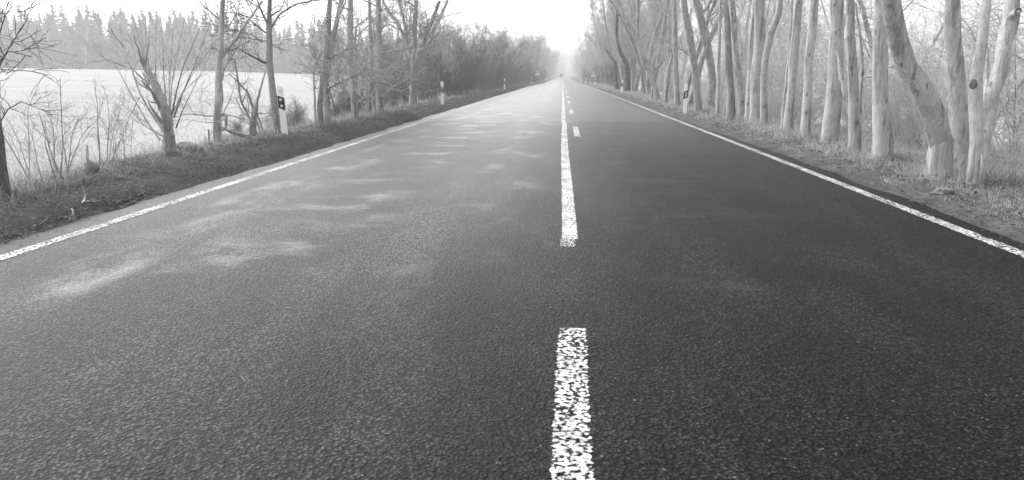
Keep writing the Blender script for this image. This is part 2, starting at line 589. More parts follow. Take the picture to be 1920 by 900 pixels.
    lk(nt, c, b.inputs['Base Color'])
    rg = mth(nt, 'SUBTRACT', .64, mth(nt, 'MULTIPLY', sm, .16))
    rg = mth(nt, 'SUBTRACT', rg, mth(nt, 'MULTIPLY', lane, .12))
    rg = mth(nt, 'SUBTRACT', rg, mth(nt, 'MULTIPLY', old_sheen, .20))
    rg = mth(nt, 'ADD', rg, mth(nt, 'MULTIPLY', mth(nt, 'SUBTRACT', fine, .5), .25))
    lk(nt, rg, b.inputs['Roughness'])
    lk(nt, mth(nt, 'ADD', mth(nt, 'ADD', .10, mth(nt, 'MULTIPLY', lane, mapr(nt, Y, 2.4, 9, .04, .26, True))), mth(nt, 'ADD', mth(nt, 'MULTIPLY', old_sheen, .34), mth(nt, 'MULTIPLY', sm, .12))), b.inputs['Specular IOR Level'])
    h = mth(nt, 'ADD', mth(nt, 'MULTIPLY', mth(nt, 'SUBTRACT', .6, vo.outputs['Distance']), 1.0), mth(nt, 'MULTIPLY', clump, 1.1))
    h = mth(nt, 'ADD', h, mth(nt, 'MULTIPLY', mth(nt, 'SUBTRACT', .6, vo2.outputs['Distance']), .35))
    h = mth(nt, 'ADD', h, mth(nt, 'MULTIPLY', fine, .35))
    h = mth(nt, 'MULTIPLY', h, mth(nt, 'SUBTRACT', 1.0, mth(nt, 'MULTIPLY', sm, .65)))
    bump(nt, b, h, 1.0, .008)
    return m


def shoulder_mat():
    m, nt, b, out = new_mat('verge_soil')
    v = coords(nt)
    n1 = noise(nt, v, 1.3, 5, .65); n2 = noise(nt, v, 18, 5, .7)
    sx = nt.nodes.new("ShaderNodeSeparateXYZ"); lk(nt, v, sx.inputs[0])
    side = mapr(nt, sx.outputs[0], -1, 1, 0, 1)
    c = mth(nt, 'MULTIPLY', mapr(nt, n1, .3, .7, .03, .065), mapr(nt, n2, .25, .75, .45, 1.6))
    c = mth(nt, 'MULTIPLY', c, mth(nt, 'ADD', 1.0, mth(nt, 'MULTIPLY', side, .8)))
    back = mapr(nt, mth(nt, 'ADD', sx.outputs[0], mth(nt, 'MULTIPLY', mth(nt, 'SUBTRACT', n1, .5), 1.2)), -5.0, -5.9, 1, 4.0, True)
    c = mth(nt, 'MULTIPLY', c, back)
    lk(nt, c, b.inputs['Base Color'])
    b.inputs['Roughness'].default_value = .95
    b.inputs['Specular IOR Level'].default_value = .1
    bump(nt, b, mth(nt, 'ADD', n2, n1), .9, .05)
    return m


def field_mat():
    m, nt, b, out = new_mat('stubble_field')
    v = coords(nt)
    n1 = noise(nt, v, .12, 5, .6)
    n2 = noise(nt, coords(nt, (.12, 1, 1)), 1.4, 5, .65)
    n3 = noise(nt, v, 9, 5, .75)
    c = mth(nt, 'MULTIPLY', mapr(nt, n1, .3, .7, .29, .37), mapr(nt, n2, .3, .7, .95, 1.05))
    c = mth(nt, 'MULTIPLY', c, mapr(nt, n3, .28, .72, .62, 1.25))
    # tractor lanes
    sx = nt.nodes.new("ShaderNodeSeparateXYZ"); lk(nt, v, sx.inputs[0])
    a = mth(nt, 'ADD', mth(nt, 'MULTIPLY', sx.outputs[0], .25), sx.outputs[1])
    fr = mth(nt, 'ABSOLUTE', mth(nt, 'SUBTRACT', mth(nt, 'FRACT', mth(nt, 'DIVIDE', a, 27.0)), .5))
    ln = mapr(nt, mth(nt, 'ABSOLUTE', mth(nt, 'SUBTRACT', fr, .035)), .004, .014, .88, 1, True)
    c = mth(nt, 'MULTIPLY', c, ln)
    lk(nt, c, b.inputs['Base Color'])
    b.inputs['Roughness'].default_value = .95
    b.inputs['Specular IOR Level'].default_value = .1
    bump(nt, b, n3, .8, .06)
    return m


def wood_floor_mat():
    m, nt, b, out = new_mat('woodland_floor')
    v = coords(nt)
    n1 = noise(nt, v, .5, 5, .6); n3 = noise(nt, v, 12, 5, .75)
    sx = nt.nodes.new("ShaderNodeSeparateXYZ"); lk(nt, v, sx.inputs[0])
    far = mapr(nt, sx.outputs[0], 8, 15, 0, 1, True)
    c = mth(nt, 'ADD', mapr(nt, n1, .3, .7, .10, .2), mth(nt, 'MULTIPLY', far, .30))
    c = mth(nt, 'MULTIPLY', c, mapr(nt, n3, .28, .72, .6, 1.35))
    lk(nt, c, b.inputs['Base Color'])
    b.inputs['Roughness'].default_value = .95
    b.inputs['Specular IOR Level'].default_value = .1
    bump(nt, b, n3, .9, .06)
    return m


def paint_mat(name, scale, thr, edge_w, half, hardness=.10, stretch=(1, 1, 1)):
    """white road paint on coarse chippings: holes where it has worn off, frayed edges.  U of the UV map = metres from the centre of the line"""
    m, nt, b, out = new_mat(name)
    v = coords(nt, stretch)
    n = noise(nt, v, scale, 3, .6)
    vo = nt.nodes.new("ShaderNodeTexVoronoi"); vo.inputs['Scale'].default_value = scale * 1.1
    lk(nt, v, vo.inputs['Vector'])
    uv = nt.nodes.new("ShaderNodeUVMap"); sx = nt.nodes.new("ShaderNodeSeparateXYZ"); lk(nt, uv.outputs[0], sx.inputs[0])
    ed = mapr(nt, mth(nt, 'ABSOLUTE', sx.outputs[0]), half - edge_w, half, 0, .28)
    h = mth(nt, 'SUBTRACT', mth(nt, 'ADD', n, mth(nt, 'MULTIPLY', mth(nt, 'SUBTRACT', .5, vo.outputs['Distance']), .45)), ed)
    big = noise(nt, coords(nt, (1, .5, 1)), 3.5, 4, .6)
    h = mth(nt, 'ADD', h, mth(nt, 'MULTIPLY', mth(nt, 'SUBTRACT', big, .5), .42))
    mask = mapr(nt, h, thr - hardness * .5, thr + hardness * .5, 0, 1, True)
    dirt = noise(nt, coords(nt, (1, .5, 1)), 5, 5, .7)
    c = mth(nt, 'MULTIPLY', mapr(nt, dirt, .32, .62, .22, .62), mapr(nt, n, .35, .6, .6, 1.05))
    lk(nt, c, b.inputs['Base Color'])
    b.inputs['Roughness'].default_value = .6
    bump(nt, b, h, .6, .006)
    tr = nt.nodes.new("ShaderNodeBsdfTransparent")
    mx = nt.nodes.new("ShaderNodeMixShader")
    lk(nt, mask, mx.inputs[0]); lk(nt, tr.outputs[0], mx.inputs[1]); lk(nt, b.outputs[0], mx.inputs[2])
    lk(nt, mx.outputs[0], out.inputs[0])
    return m


# ------------------------------------------------------------------ road and ground meshes
YS = np.unique(np.concatenate([np.linspace(-45, 0, 40), np.linspace(0, 60, 260), np.linspace(60, 160, 120), np.linspace(160, 960, 110)]))


def strip(name, us, ys, mat, zf=None, kind='structure'):
    us = np.asarray(us, float)
    X = us[None, :] + bend(ys)[:, None]
    Y = np.repeat(ys[:, None], len(us), 1)
    Z = ground_z(X, Y) if zf is None else zf(X, Y)
    V = np.stack([X, Y, Z], -1).reshape(-1, 3)
    idx = np.arange(len(ys) * len(us)).reshape(len(ys), len(us))
    q = np.stack([idx[:-1, :-1], idx[:-1, 1:], idx[1:, 1:], idx[1:, :-1]], -1).reshape(-1, 4)
    o = mesh_obj(name, V, q, mat)
    if kind: o['kind'] = kind
    return o


M['asphalt'] = asphalt_mat(); M['verge_soil'] = shoulder_mat(); M['field'] = field_mat(); M['floor'] = wood_floor_mat()
rngE = np.random.default_rng(3)


def ragged(ys, amp):
    n = len(ys)
    a = rngE.standard_normal(n)
    k = np.array([1, 2, 1]) / 4
    return amp * (np.convolve(a, k, 'same') + .6 * np.interp(np.arange(n), np.arange(0, n + 9, 9), rngE.standard_normal(len(np.arange(0, n + 9, 9)))))


def road_mesh():
    ys = YS
    L = -4.42 + ragged(ys, .09); Rr = 3.72 + ragged(ys, .08)
    mids = np.linspace(-4.2, 3.55, 14)
    us = np.concatenate([L[:, None], np.repeat(mids[None], len(ys), 0), Rr[:, None]], 1)
    X = us + bend(ys)[:, None]
    Y = np.repeat(ys[:, None], us.shape[1], 1)
    Z = np.repeat(road_z(ys)[:, None], us.shape[1], 1)
    Z[:, 0] -= .045; Z[:, -1] -= .045
    V = np.stack([X, Y, Z], -1).reshape(-1, 3)
    idx = np.arange(V.shape[0]).reshape(us.shape)
    q = np.stack([idx[:-1, :-1], idx[:-1, 1:], idx[1:, 1:], idx[1:, :-1]], -1).reshape(-1, 4)
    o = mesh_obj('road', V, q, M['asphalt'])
    o['kind'] = 'structure'


road_mesh()
strip('verge', np.linspace(-7.2, -4.0, 34), YS, M['verge_soil'])
strip('verge', np.linspace(3.4, 6.2, 30), YS, M['verge_soil'])
strip('field', np.concatenate([-np.geomspace(950, 14, 40), np.linspace(-13.5, -7.2, 14)]), YS, M['field'])
strip('woodland_floor', np.concatenate([np.linspace(6.2, 30, 30), np.geomspace(32, 950, 26)]), YS, M['floor'])


def marking(name, cen, wid, y0, y1, mat, dz=.005, seg=.5):
    n = max(2, int((y1 - y0) / seg) + 1) if y1 - y0 < 60 else 260
    ys = np.linspace(y0, y1, n) if y1 - y0 < 60 else np.concatenate([np.linspace(y0, 50, 150), np.linspace(50.5, y1, 120)])
    c = np.array([cen(y) if callable(cen) else cen for y in ys])
    w = np.array([wid(y) if callable(wid) else wid for y in ys])
    u = np.stack([c - w / 2, c, c + w / 2], 1)
    X = u + bend(ys)[:, None]
    Y = np.repeat(ys[:, None], 3, 1)
    Z = np.repeat((road_z(ys) + dz)[:, None], 3, 1)
    V = np.stack([X, Y, Z], -1).reshape(-1, 3)
    idx = np.arange(V.shape[0]).reshape(X.shape)
    q = np.stack([idx[:-1, :-1], idx[:-1, 1:], idx[1:, 1:], idx[1:, :-1]], -1).reshape(-1, 4)
    o = mesh_obj(name, V, q, mat)
    uvl = o.data.uv_layers.new(name='UVMap')
    off = np.stack([-w / 2, w * 0, w / 2], 1).ravel()
    li = np.zeros(len(o.data.loops), np.int32)
    o.data.loops.foreach_get('vertex_index', li)
    uv = np.stack([off[li], V[li, 1]], 1).astype(np.float32)
    uvl.data.foreach_set('uv', uv.ravel())
    o['kind'] = 'structure'
    return o


M['paint_near'] = paint_mat('paint_near', 46, .47, .012, .076, .22, (1, 1.0, 1))
M['paint_line'] = paint_mat('paint_line', 60, .42, .010, .068, .20)
M['paint_edge'] = paint_mat('paint_edge', 48, .47, .012, .066, .20, (1, 1, 1))
M['paint_worn'] = paint_mat('paint_worn', 80, .55, .012, .068, .10)
# near dash, the long solid line with its worn stub, the solid line further on, the short dashes to its right
marking('lane_dash', lambda y: .069 - .0146 * (3.2 - y), .152, -.6, 3.27, M['paint_near'], seg=.1)
marking('centre_line', lambda y: .062, .136, 4.98, 5.22, M['paint_worn'], seg=.05)
marking('centre_line', lambda y: .068 + .012 * math.sin(y * .35), .128, 5.225, 19.2, M['paint_line'])
marking('centre_line', lambda y: .02 + .03 * math.sin(y * .05), .15, 19.0, 640, M['paint_line'], dz=.009)
y = 14.6
k = 0
while y < 210:
    marking('lane_dash', .34, .13, y, y + 3.0, M['paint_line'])
    y += 9.2
    k += 1
marking('edge_line', lambda y: -3.93 - .0 * y, .136, -.5, 640, M['paint_edge'])
marking('edge_line', lambda y: 3.33, .136, -.5, 640, M['paint_edge'])

# ------------------------------------------------------------------ haze
hb = bmesh.new()
bmesh.ops.create_cube(hb, size=1.0)
HX, HY0, HY1, HZ0, HZ1 = 970, -60, 980, -3.2, 34
for v_ in hb.verts:
    v_.co = Vector((v_.co.x * 2 * HX, HY0 + (v_.co.y + .5) * (HY1 - HY0), HZ0 + (v_.co.z + .5) * (HZ1 - HZ0)))
hm = bpy.data.materials.new('haze')
hm.use_nodes = True
hn = hm.node_tree; hn.nodes.clear()
ho = hn.nodes.new("ShaderNodeOutputMaterial")
hv = hn.nodes.new("ShaderNodeVolumePrincipled")
hv.inputs['Color'].default_value = (.55, .55, .55, 1)
hv.inputs['Density'].default_value = HAZE_DENSITY
hv.inputs['Anisotropy'].default_value = .25
hn.links.new(hv.outputs[0], ho.inputs['Volume'])
haze = bm_obj('haze', hb, hm)
haze['kind'] = 'stuff'
haze['label'] = 'pale morning mist over the road and the field'


# ------------------------------------------------------------------ ground cover (stuff)
def blades(name, x, y, h, w, lean, mat, rng, zoff=-.01, curl=.5):
    n = len(x)
    h = h * np.clip(.75 + .75 * gnoise(x * 3.1 + 5, y * 2.7) + .35 * gnoise(x * 9.0, y * 8.0 + 2), .3, 1.7)
    z = ground_z(x, y) + zoff
    a = rng.uniform(0, 2 * np.pi, n); la = rng.uniform(0, 2 * np.pi, n)
    side = np.stack([np.cos(a), np.sin(a), np.zeros(n)], 1) * (w / 2)[:, None]
    ld = np.stack([np.cos(la), np.sin(la), np.zeros(n)], 1)
    ln = (lean * rng.uniform(.2, 1.3, n))[:, None]
    p0 = np.stack([x, y, z], 1)
    up = np.array([0, 0, 1.0])
    p1 = p0 + (up * .58 + ld * ln * .35) * h[:, None]
    p2 = p0 + (up * (1 - curl * .4 * ln) + ld * ln * 1.0) * h[:, None]
    V = np.stack([p0 - side, p0 + side, p1 + side * .8, p1 - side * .8, p2 + side * .15, p2 - side * .15], 1).reshape(-1, 3)
    i = (np.arange(n) * 6)[:, None]
    q = np.concatenate([i + np.array([0, 1, 2, 3]), i + np.array([3, 2, 4, 5])], 0)
    o = mesh_obj(name, V, q, mat, smooth=False)
    o['kind'] = 'stuff'
    return o


def leaves(name, x, y, s, mat, rng, zoff=.012):
    n = len(x)
    z = ground_z(x, y) + zoff + rng.uniform(0, .03, n)
    a = rng.uniform(0, 2 * np.pi, n)
    e1 = np.stack([np.cos(a), np.sin(a), rng.uniform(-.5, .5, n)], 1) * (s / 2)[:, None]
    e2 = np.stack([-np.sin(a), np.cos(a), rng.uniform(-.6, .6, n)], 1) * (s * rng.uniform(.2, .4, n))[:, None]
    c = np.stack([x, y, z], 1)
    V = np.stack([c - e1, c + e2, c + e1, c - e2], 1).reshape(-1, 3)
    q = (np.arange(n) * 4)[:, None] + np.arange(4)
    o = mesh_obj(name, V, q, mat, smooth=False)
    o['kind'] = 'stuff'
    return o


def scatter(rng, n, u0, u1, y0, y1, near=1.0):
    """denser near the camera: log-uniform along the road"""
    t = rng.random(n)
    y = (y0 + 2.0) * ((y1 + 2.0) / (y0 + 2.0)) ** (t ** near) - 2.0
    u = rng.uniform(u0, u1, n)
    return u + bend(y), y


def clumpy(rng, x, y, amount=.5, f=1.0):
    v = gnoise(x * 2.3 * f, y * 2.3 * f) + .6 * gnoise(x * 6.1 * f + 3, y * 5.3 * f)
    return (v > rng.uniform(-1.2, 1.2, len(x)) * amount - .25)


def far_scale(y):
    return 1 + np.clip(y - 8, 0, 90) / 22.0


rng = np.random.default_rng(11)
# left verge: short dark turf with old leaves
x, y = scatter(rng, 150000, -6.6, -4.42, 1.5, 110)
k = clumpy(rng, x, y); x, y = x[k], y[k]
edge = np.clip((-(x - bend(y)) - 4.45) / .8, .25, 1)
blades('short_grass', x, y, rng.uniform(.03, .10, len(x)) * edge * (1 + .25 * far_scale(y) - .25), rng.uniform(.003, .006, len(x)) * far_scale(y), .9, M['grass_dark'], rng)
x, y = scatter(rng, 30000, -6.1, -4.28, 1.5, 90)
k = clumpy(rng, x, y, .7, .8); x, y = x[k], y[k]
leaves('leaf_litter', x, y, rng.uniform(.015, .045, len(x)) * np.sqrt(far_scale(y)), M['leaf_litter'], rng)
# pale mown grass on the back of the left verge
x, y = scatter(rng, 40000, -7.0, -5.4, 1.5, 40)
blades('pale_grass', x, y, rng.uniform(.04, .12, len(x)), rng.uniform(.003, .006, len(x)) * far_scale(y), 1.1, M['grass_verge'], rng)
# tall dry grass in the ditch on the left
x, y = scatter(rng, 26000, -11.5, -6.8, 2.0, 15)
k = clumpy(rng, x, y, .6, .5); x, y = x[k], y[k]
blades('dry_grass', x, y, rng.uniform(.18, .62, len(x)), rng.uniform(.004, .008, len(x)) * far_scale(y) ** .5, .9, M['grass_dry'], rng, curl=.9)
x, y = scatter(rng, 14000, -10.5, -6.4, 14, 60)
k = clumpy(rng, x, y, .6, .5); x, y = x[k], y[k]
blades('rough_grass', x, y, rng.uniform(.12, .45, len(x)), rng.uniform(.005, .01, len(x)) * far_scale(y) ** .6, .8, M['grass_verge'], rng)
# grit, leaf scraps and soil creeping on to the asphalt
x = np.concatenate([-4.42 + np.abs(rng.normal(0, .13, 3500)), 3.72 - np.abs(rng.normal(0, .11, 3500))]); y = np.exp(rng.uniform(np.log(1.5), np.log(60), 7000))
leaves('roadside_grit', x, y, rng.uniform(.008, .03, len(x)), M['leaf_litter'], rng, zoff=.034)
# stubble in the near part of the field
x, y = scatter(rng, 24000, -34, -9, 4, 60)
blades('stubble', x, y, rng.uniform(.06, .16, len(x)), rng.uniform(.006, .012, len(x)) * far_scale(y) ** .7, .5, M['grass_dry'], rng)
# right verge
x, y = scatter(rng, 240000, 3.85, 6.3, 1.5, 110)
k = clumpy(rng, x, y, .8); x, y = x[k], y[k]
edge = np.clip(((x - bend(y)) - 3.85) / .5, .3, 1)
blades('short_grass', x, y, rng.uniform(.035, .14, len(x)) * edge * (1 + .25 * far_scale(y) - .25), rng.uniform(.003, .006, len(x)) * far_scale(y), 1.0, M['grass_verge'], rng)
x, y = scatter(rng, 9000, 3.7, 5.2, 1.5, 70)
k = clumpy(rng, x, y, .5, .8); x, y = x[k], y[k]
leaves('leaf_litter', x, y, rng.uniform(.02, .055, len(x)) * np.sqrt(far_scale(y)), M['leaf_litter'], rng)
x, y = scatter(rng, 16000, 4.75, 6.6, 1.5, 45)
k = clumpy(rng, x, y, .6, .7); x, y = x[k], y[k]
blades('dry_grass', x, y, rng.uniform(.08, .36, len(x)), rng.uniform(.003, .006, len(x)) * far_scale(y) ** .6, .9, M['grass_dry'], rng, curl=.8)
x, y = scatter(rng, 15000, 5.0, 10, 1.5, 40)
k = clumpy(rng, x, y, .6, .5); x, y = x[k], y[k]
blades('dry_grass', x, y, rng.uniform(.10, .45, len(x)), rng.uniform(.003, .007, len(x)) * far_scale(y) ** .6, .9, M['grass_dry'], rng, curl=.8)
x, y = scatter(rng, 22000, 5.5, 30, 2, 70)
leaves('leaf_litter', x, y, rng.uniform(.04, .09, len(x)) * np.sqrt(far_scale(y)), M['leaf_pale'], rng)


# ------------------------------------------------------------------ delineator posts
def post_section(grow_=0.0):
    w, d = .062 + grow_, .05 + grow_
    return [(-w, -d * .55), (-w + .008, -d * .85), (w - .008, -d * .85), (w, -d * .55), (.022, d * 1.0), (-.022, d * 1.0)]


def prism(sec, z0, z1, slope0=0., slope1=0., taper=1.0):
    bm = bmesh.new()
    lo = [bm.verts.new((x, y_, z0 + slope0 * x)) for x, y_ in sec]
    hi = [bm.verts.new((x * taper, y_ * taper, z1 + slope1 * x)) for x, y_ in sec]
    n = len(sec)
    bm.faces.new(lo[::-1]); bm.faces.new(hi)
    for i in range(n):
        bm.faces.new((lo[i], lo[(i + 1) % n], hi[(i + 1) % n], hi[i]))
    return bm


def disc_bm(cx, cz, r, y_, th=.006, n=18):
    bm = bmesh.new()
    a = [bm.verts.new((cx + r * math.cos(t), y_, cz + r * math.sin(t))) for t in [2 * math.pi * i / n for i in range(n)]]
    b = [bm.verts.new((v.co.x, y_ - th, v.co.z)) for v in a]
    bm.faces.new(b)
    bm.faces.new(a[::-1])
    for i in range(n):
        bm.faces.new((a[i], a[(i + 1) % n], b[(i + 1) % n], b[i]))
    return bm


def box_bm(x0, x1, y0, y1, z0, z1, bev=0.0):
    bm = bmesh.new()
    bmesh.ops.create_cube(bm, size=1.0)
    for v in bm.verts:
        v.co = Vector((x0 + (v.co.x + .5) * (x1 - x0), y0 + (v.co.y + .5) * (y1 - y0), z0 + (v.co.z + .5) * (z1 - z0)))
    if bev:
        bmesh.ops.bevel(bm, geom=bm.edges[:], offset=bev, segments=2, affect='EDGES')
    return bm


def make_post(side, label, wildlife=False, sticker=False):
    """side -1: left of the road (two round reflectors), +1: right (one upright reflector)"""
    sl = -.42 * (-side)          # the black band slopes down towards the carriageway
    sl = -.42 if side < 0 else .42
    e = empty('delineator_post', (0, 0, 0))
    tag(e, label, 'marker post')
    body = prism(post_section(), -.3, .93)
    # top: bevelled, sloping cap
    for v in body.verts:
        if v.co.z > .5:
            v.co.z += sl * v.co.x * .7
    body.faces.ensure_lookup_table()
    top = [f for f in body.faces if all(v.co.z > .5 for v in f.verts)]
    ext = bmesh.ops.extrude_face_region(body, geom=top)
    vs = [g for g in ext['geom'] if isinstance(g, bmesh.types.BMVert)]
    c = Vector((0, 0, 0))
    for v in vs: c += v.co / len(vs)
    for v in vs:
        v.co.x = c.x + (v.co.x - c.x) * .72; v.co.y = c.y + (v.co.y - c.y) * .72; v.co.z += .035
    bmesh.ops.delete(body, geom=[f for f in top if f.is_valid], context='FACES_ONLY')
    bm_obj('post_body', body, M['white_plastic'], e)
    band = bm_obj('black_band', prism(post_section(.0025), .50, .74, sl, sl), M['black_plastic'], e)
    yf = -.05 * .85 - .0025
    if side < 0:
        bm_obj('reflector', disc_bm(-.008, .685, .027, yf - .001), M['reflector'], band)
        bm_obj('reflector', disc_bm(.002, .565, .027, yf - .001), M['reflector'], band)
    else:
        bm_obj('reflector', box_bm(-.012, .026, yf - .008, yf - .001, .535, .705, .003), M['reflector'], band)
    if wildlife:
        s = -1 if side < 0 else 1
        x0, x1 = sorted((s * .0665, s * .090))
        bm_obj('wildlife_reflector', box_bm(x0, x1, -.02, .03, .56, .73, .004), M['grey_plastic'], e)
        if side < 0:
            bm_obj('clip', box_bm(-.098, -.055, -.036, -.0305, .738, .750), M['black_plastic'], e)
            bm_obj('clip', box_bm(-.098, -.055, -.036, -.0305, .556, .568), M['black_plastic'], e)
    if sticker:
        cu = bpy.data.curves.new('number', 'FONT')
        cu.body = '913'
        cu.size = .055; cu.extrude = .0006; cu.align_x = 'CENTER'
        tmp = bpy.data.objects.new('number', cu)
        COL.objects.link(tmp)
        dg = bpy.context.evaluated_depsgraph_get()
        me = bpy.data.meshes.new_from_object(tmp.evaluated_get(dg))
        bpy.data.objects.remove(tmp)
        me.materials.clear(); me.materials.append(M['ink'])
        t = bpy.data.objects.new('number_sticker', me)
        COL.objects.link(t)
        t.rotation_euler = (math.pi / 2, 0, 0); t.location = (-.006, yf - .0008 + .002, .825)
        t.parent = e
    return e


def set_on(o, u, y, rz=0.0, tilt=(0, 0), dz=0.0):
    x = u + float(bend(y))
    o.location = (x, y, float(ground_z(x, y)) + dz)
    o.rotation_euler = (tilt[0], tilt[1], rz)


b1 = at_ground(535, 253)
p = make_post(-1, 'nearest white roadside post on the left verge, with a number sticker and two round reflectors', True, True)
p.location = b1; p.rotation_euler = (0, math.radians(-1.5), .10)
ord_ = ['second', 'third', 'fourth', 'fifth', 'sixth', 'seventh', 'eighth', 'ninth', 'tenth', 'eleventh', 'twelfth']
src = make_post(-1, 'x')
for i, yy in enumerate((29, 60, 112, 162, 212, 262, 312, 362, 412)):
    o = src if i == 0 else copy_tree(src)
    o['label'] = '%s white post from the camera along the left verge, banded black' % ord_[i]
    set_on(o, -5.0 if i else -5.05, yy, .06 + RNG.uniform(-.1, .1), (RNG.uniform(-.02, .02), RNG.uniform(-.025, .02)))
    o['group'] = 'marker posts along the left verge'
p['group'] = 'marker posts along the left verge'
b2 = at_ground(1284, 213)
p = make_post(1, 'nearest white roadside post on the right verge, with one upright reflector', True)
p.location = b2; p.rotation_euler = (0, math.radians(-1.0), -.08); p['group'] = 'marker posts along the right verge'
src = make_post(1, 'x')
for i, (yy, tl) in enumerate(((51.5, .1), (93, .05), (130, .03), (166, -.02), (199, 0), (235, .03), (270, 0), (318, 0), (366, 0))):
    o = src if i == 0 else copy_tree(src)
    o['label'] = '%s white post from the camera along the right verge, banded black' % ord_[i]
    if i == 0: o['label'] = 'second white post from the camera on the right verge, leaning outwards'
    set_on(o, 4.3, yy, -.06 + RNG.uniform(-.1, .1), (0, tl))
    o['group'] = 'marker posts along the right verge'


# ------------------------------------------------------------------ road signs
def tri_pts(s, r=.06, n=4):
    """rounded triangle, side s, base on z=0, in the xz plane"""
    h = s * math.sqrt(3) / 2
    C = [(-s / 2, 0), (s / 2, 0), (0, h)]
    pts = []
    for i, (cx, cz) in enumerate(C):
        dx, dz = 0 - cx, h / 3 - cz
        l = math.hypot(dx, dz)
        ox, oz = cx + dx / l * 2 * r, cz + dz / l * 2 * r
        a0 = [math.radians(150), math.radians(270), math.radians(30)][i]
        for k in range(n + 1):
            a = a0 + math.radians(120) * k / n
            pts.append((ox + r * math.cos(a), oz + r * math.sin(a)))
    return pts


def tri_plate(s, z, y0, y1, r=.06):
    bm = bmesh.new()
    p = tri_pts(s, r)
    a = [bm.verts.new((x, y0, z + zz)) for x, zz in p]
    b = [bm.verts.new((x, y1, z + zz)) for x, zz in p]
    n = len(p)
    bm.faces.new(a); bm.faces.new(b[::-1])
    for i in range(n):
        bm.faces.new((a[i], a[(i + 1) % n], b[(i + 1) % n], b[i]))
    return bm


def tri_ring(s, z, y0, y1, wd, r=.06):
    bm = bmesh.new()
    p = tri_pts(s, r); q = tri_pts(s - wd * 2 * math.sqrt(3), max(.01, r - wd))
    off = wd
    n = len(p)
    L = []
    for pts, dz in ((p, 0), (q, off)):
        L.append(([bm.verts.new((x, y0, z + zz + dz)) for x, zz in pts], [bm.verts.new((x, y1, z + zz + dz)) for x, zz in pts]))
    (ao, bo), (ai, bi) = L
    for i in range(n):
        j = (i + 1) % n
        bm.faces.new((ao[i], ao[j], ai[j], ai[i])); bm.faces.new((bo[i], bi[i], bi[j], bo[j]))
        bm.faces.new((ao[i], bo[i], bo[j], ao[j])); bm.faces.new((ai[i], ai[j], bi[j], bi[i]))
    return bm


def tube_obj(name, pts, rad, mat, parent=None, S=10):
    pts = np.asarray(pts, float)[None]; rad = np.asarray(rad, float)[None]
    V, q = tubes(pts, rad, S)
    K = pts.shape[1]
    faces = [tuple(f) for f in q] + [tuple(range(S))[::-1], tuple(range((K - 1) * S, K * S))]
    return mesh_obj(name, V, faces, mat, parent)


def sign_back(label, u, y, h=2.1, s=.95, rz=0):
    e = empty('warning_sign'); tag(e, label, 'road sign')
    tube_obj('sign_post', [(0, -.045, -.4), (0, -.045, 1.0), (0, -.045, h + s * .80)], [.035] * 3, M['galvanised'], e)
    pl = bm_obj('sign_plate', tri_plate(s, h, .0, .004), M['sign_back'], e)
    bm_obj('sign_rim', tri_ring(s + .02, h - .008, -.022, .012, .035), M['sign_rim'], pl)
    bm_obj('bracket', box_bm(-.06, .06, -.084, -.002, h + .14, h + .18), M['galvanised'], e)
    bm_obj('bracket', box_bm(-.06, .06, -.084, -.002, h + .45, h + .49), M['galvanised'], e)
    set_on(e, u, y, rz)
    return e


def sign_front(label, u, y, h=2.0, s=.95, rz=0):
    e = empty('warning_sign'); tag(e, label, 'road sign')
    tube_obj('sign_post', [(0, .045, -.4), (0, .045, 1.0), (0, .045, h + s * .8)], [.045] * 3, M['galvanised'], e)
    pl = bm_obj('sign_plate', tri_plate(s, h, .0, .006), M['sign_red'], e)
    bm_obj('sign_face', tri_plate(s * .72, h + s * .085, -.004, -.001, .03), M['sign_rim'], pl)
    # dark pictogram: a leaping shape on a slope
    bm = bmesh.new()
    z0 = h + s * .085
    pts = [(-.15, z0 + .05), (.16, z0 + .05), (.16, z0 + .08), (.02, z0 + .20), (.05, z0 + .30), (-.01, z0 + .36), (-.05, z0 + .25), (-.10, z0 + .15)]
    a = [bm.verts.new((x, -.0085, z)) for x, z in pts]; b = [bm.verts.new((x, -.005, z)) for x, z in pts]
    bm.faces.new(a); bm.faces.new(b[::-1])
    for i in range(len(pts)):
        j = (i + 1) % len(pts); bm.faces.new((a[i], a[j], b[j], b[i]))
    bm_obj('pictogram', bm, M['black_plastic'], pl)
    pp = bm_obj('supplement_plate', box_bm(-.44, .44, .0, .006, h - .46, h - .06), M['sign_rim'], e)
    bm_obj('plate_line', box_bm(-.30, .30, -.004, -.001, h - .30, h - .22), M['ink'], pp)
    set_on(e, u, y, rz)
    return e


sign_back('grey back of a triangular sign with bright rim among the left trees', -5.9, 99, h=2.15, s=1.02, rz=.05)
sign_front('white triangular warning sign over a small plate on the left verge', -5.25, 146, h=1.95, s=.95)
sign_front('white triangular warning sign over a small plate on the right verge', 5.75, 131, h=1.75, s=.92)
sign_back('grey back of a triangular sign with bright rim among the right trees', 5.9, 96, h=2.0, s=1.0, rz=-.05)


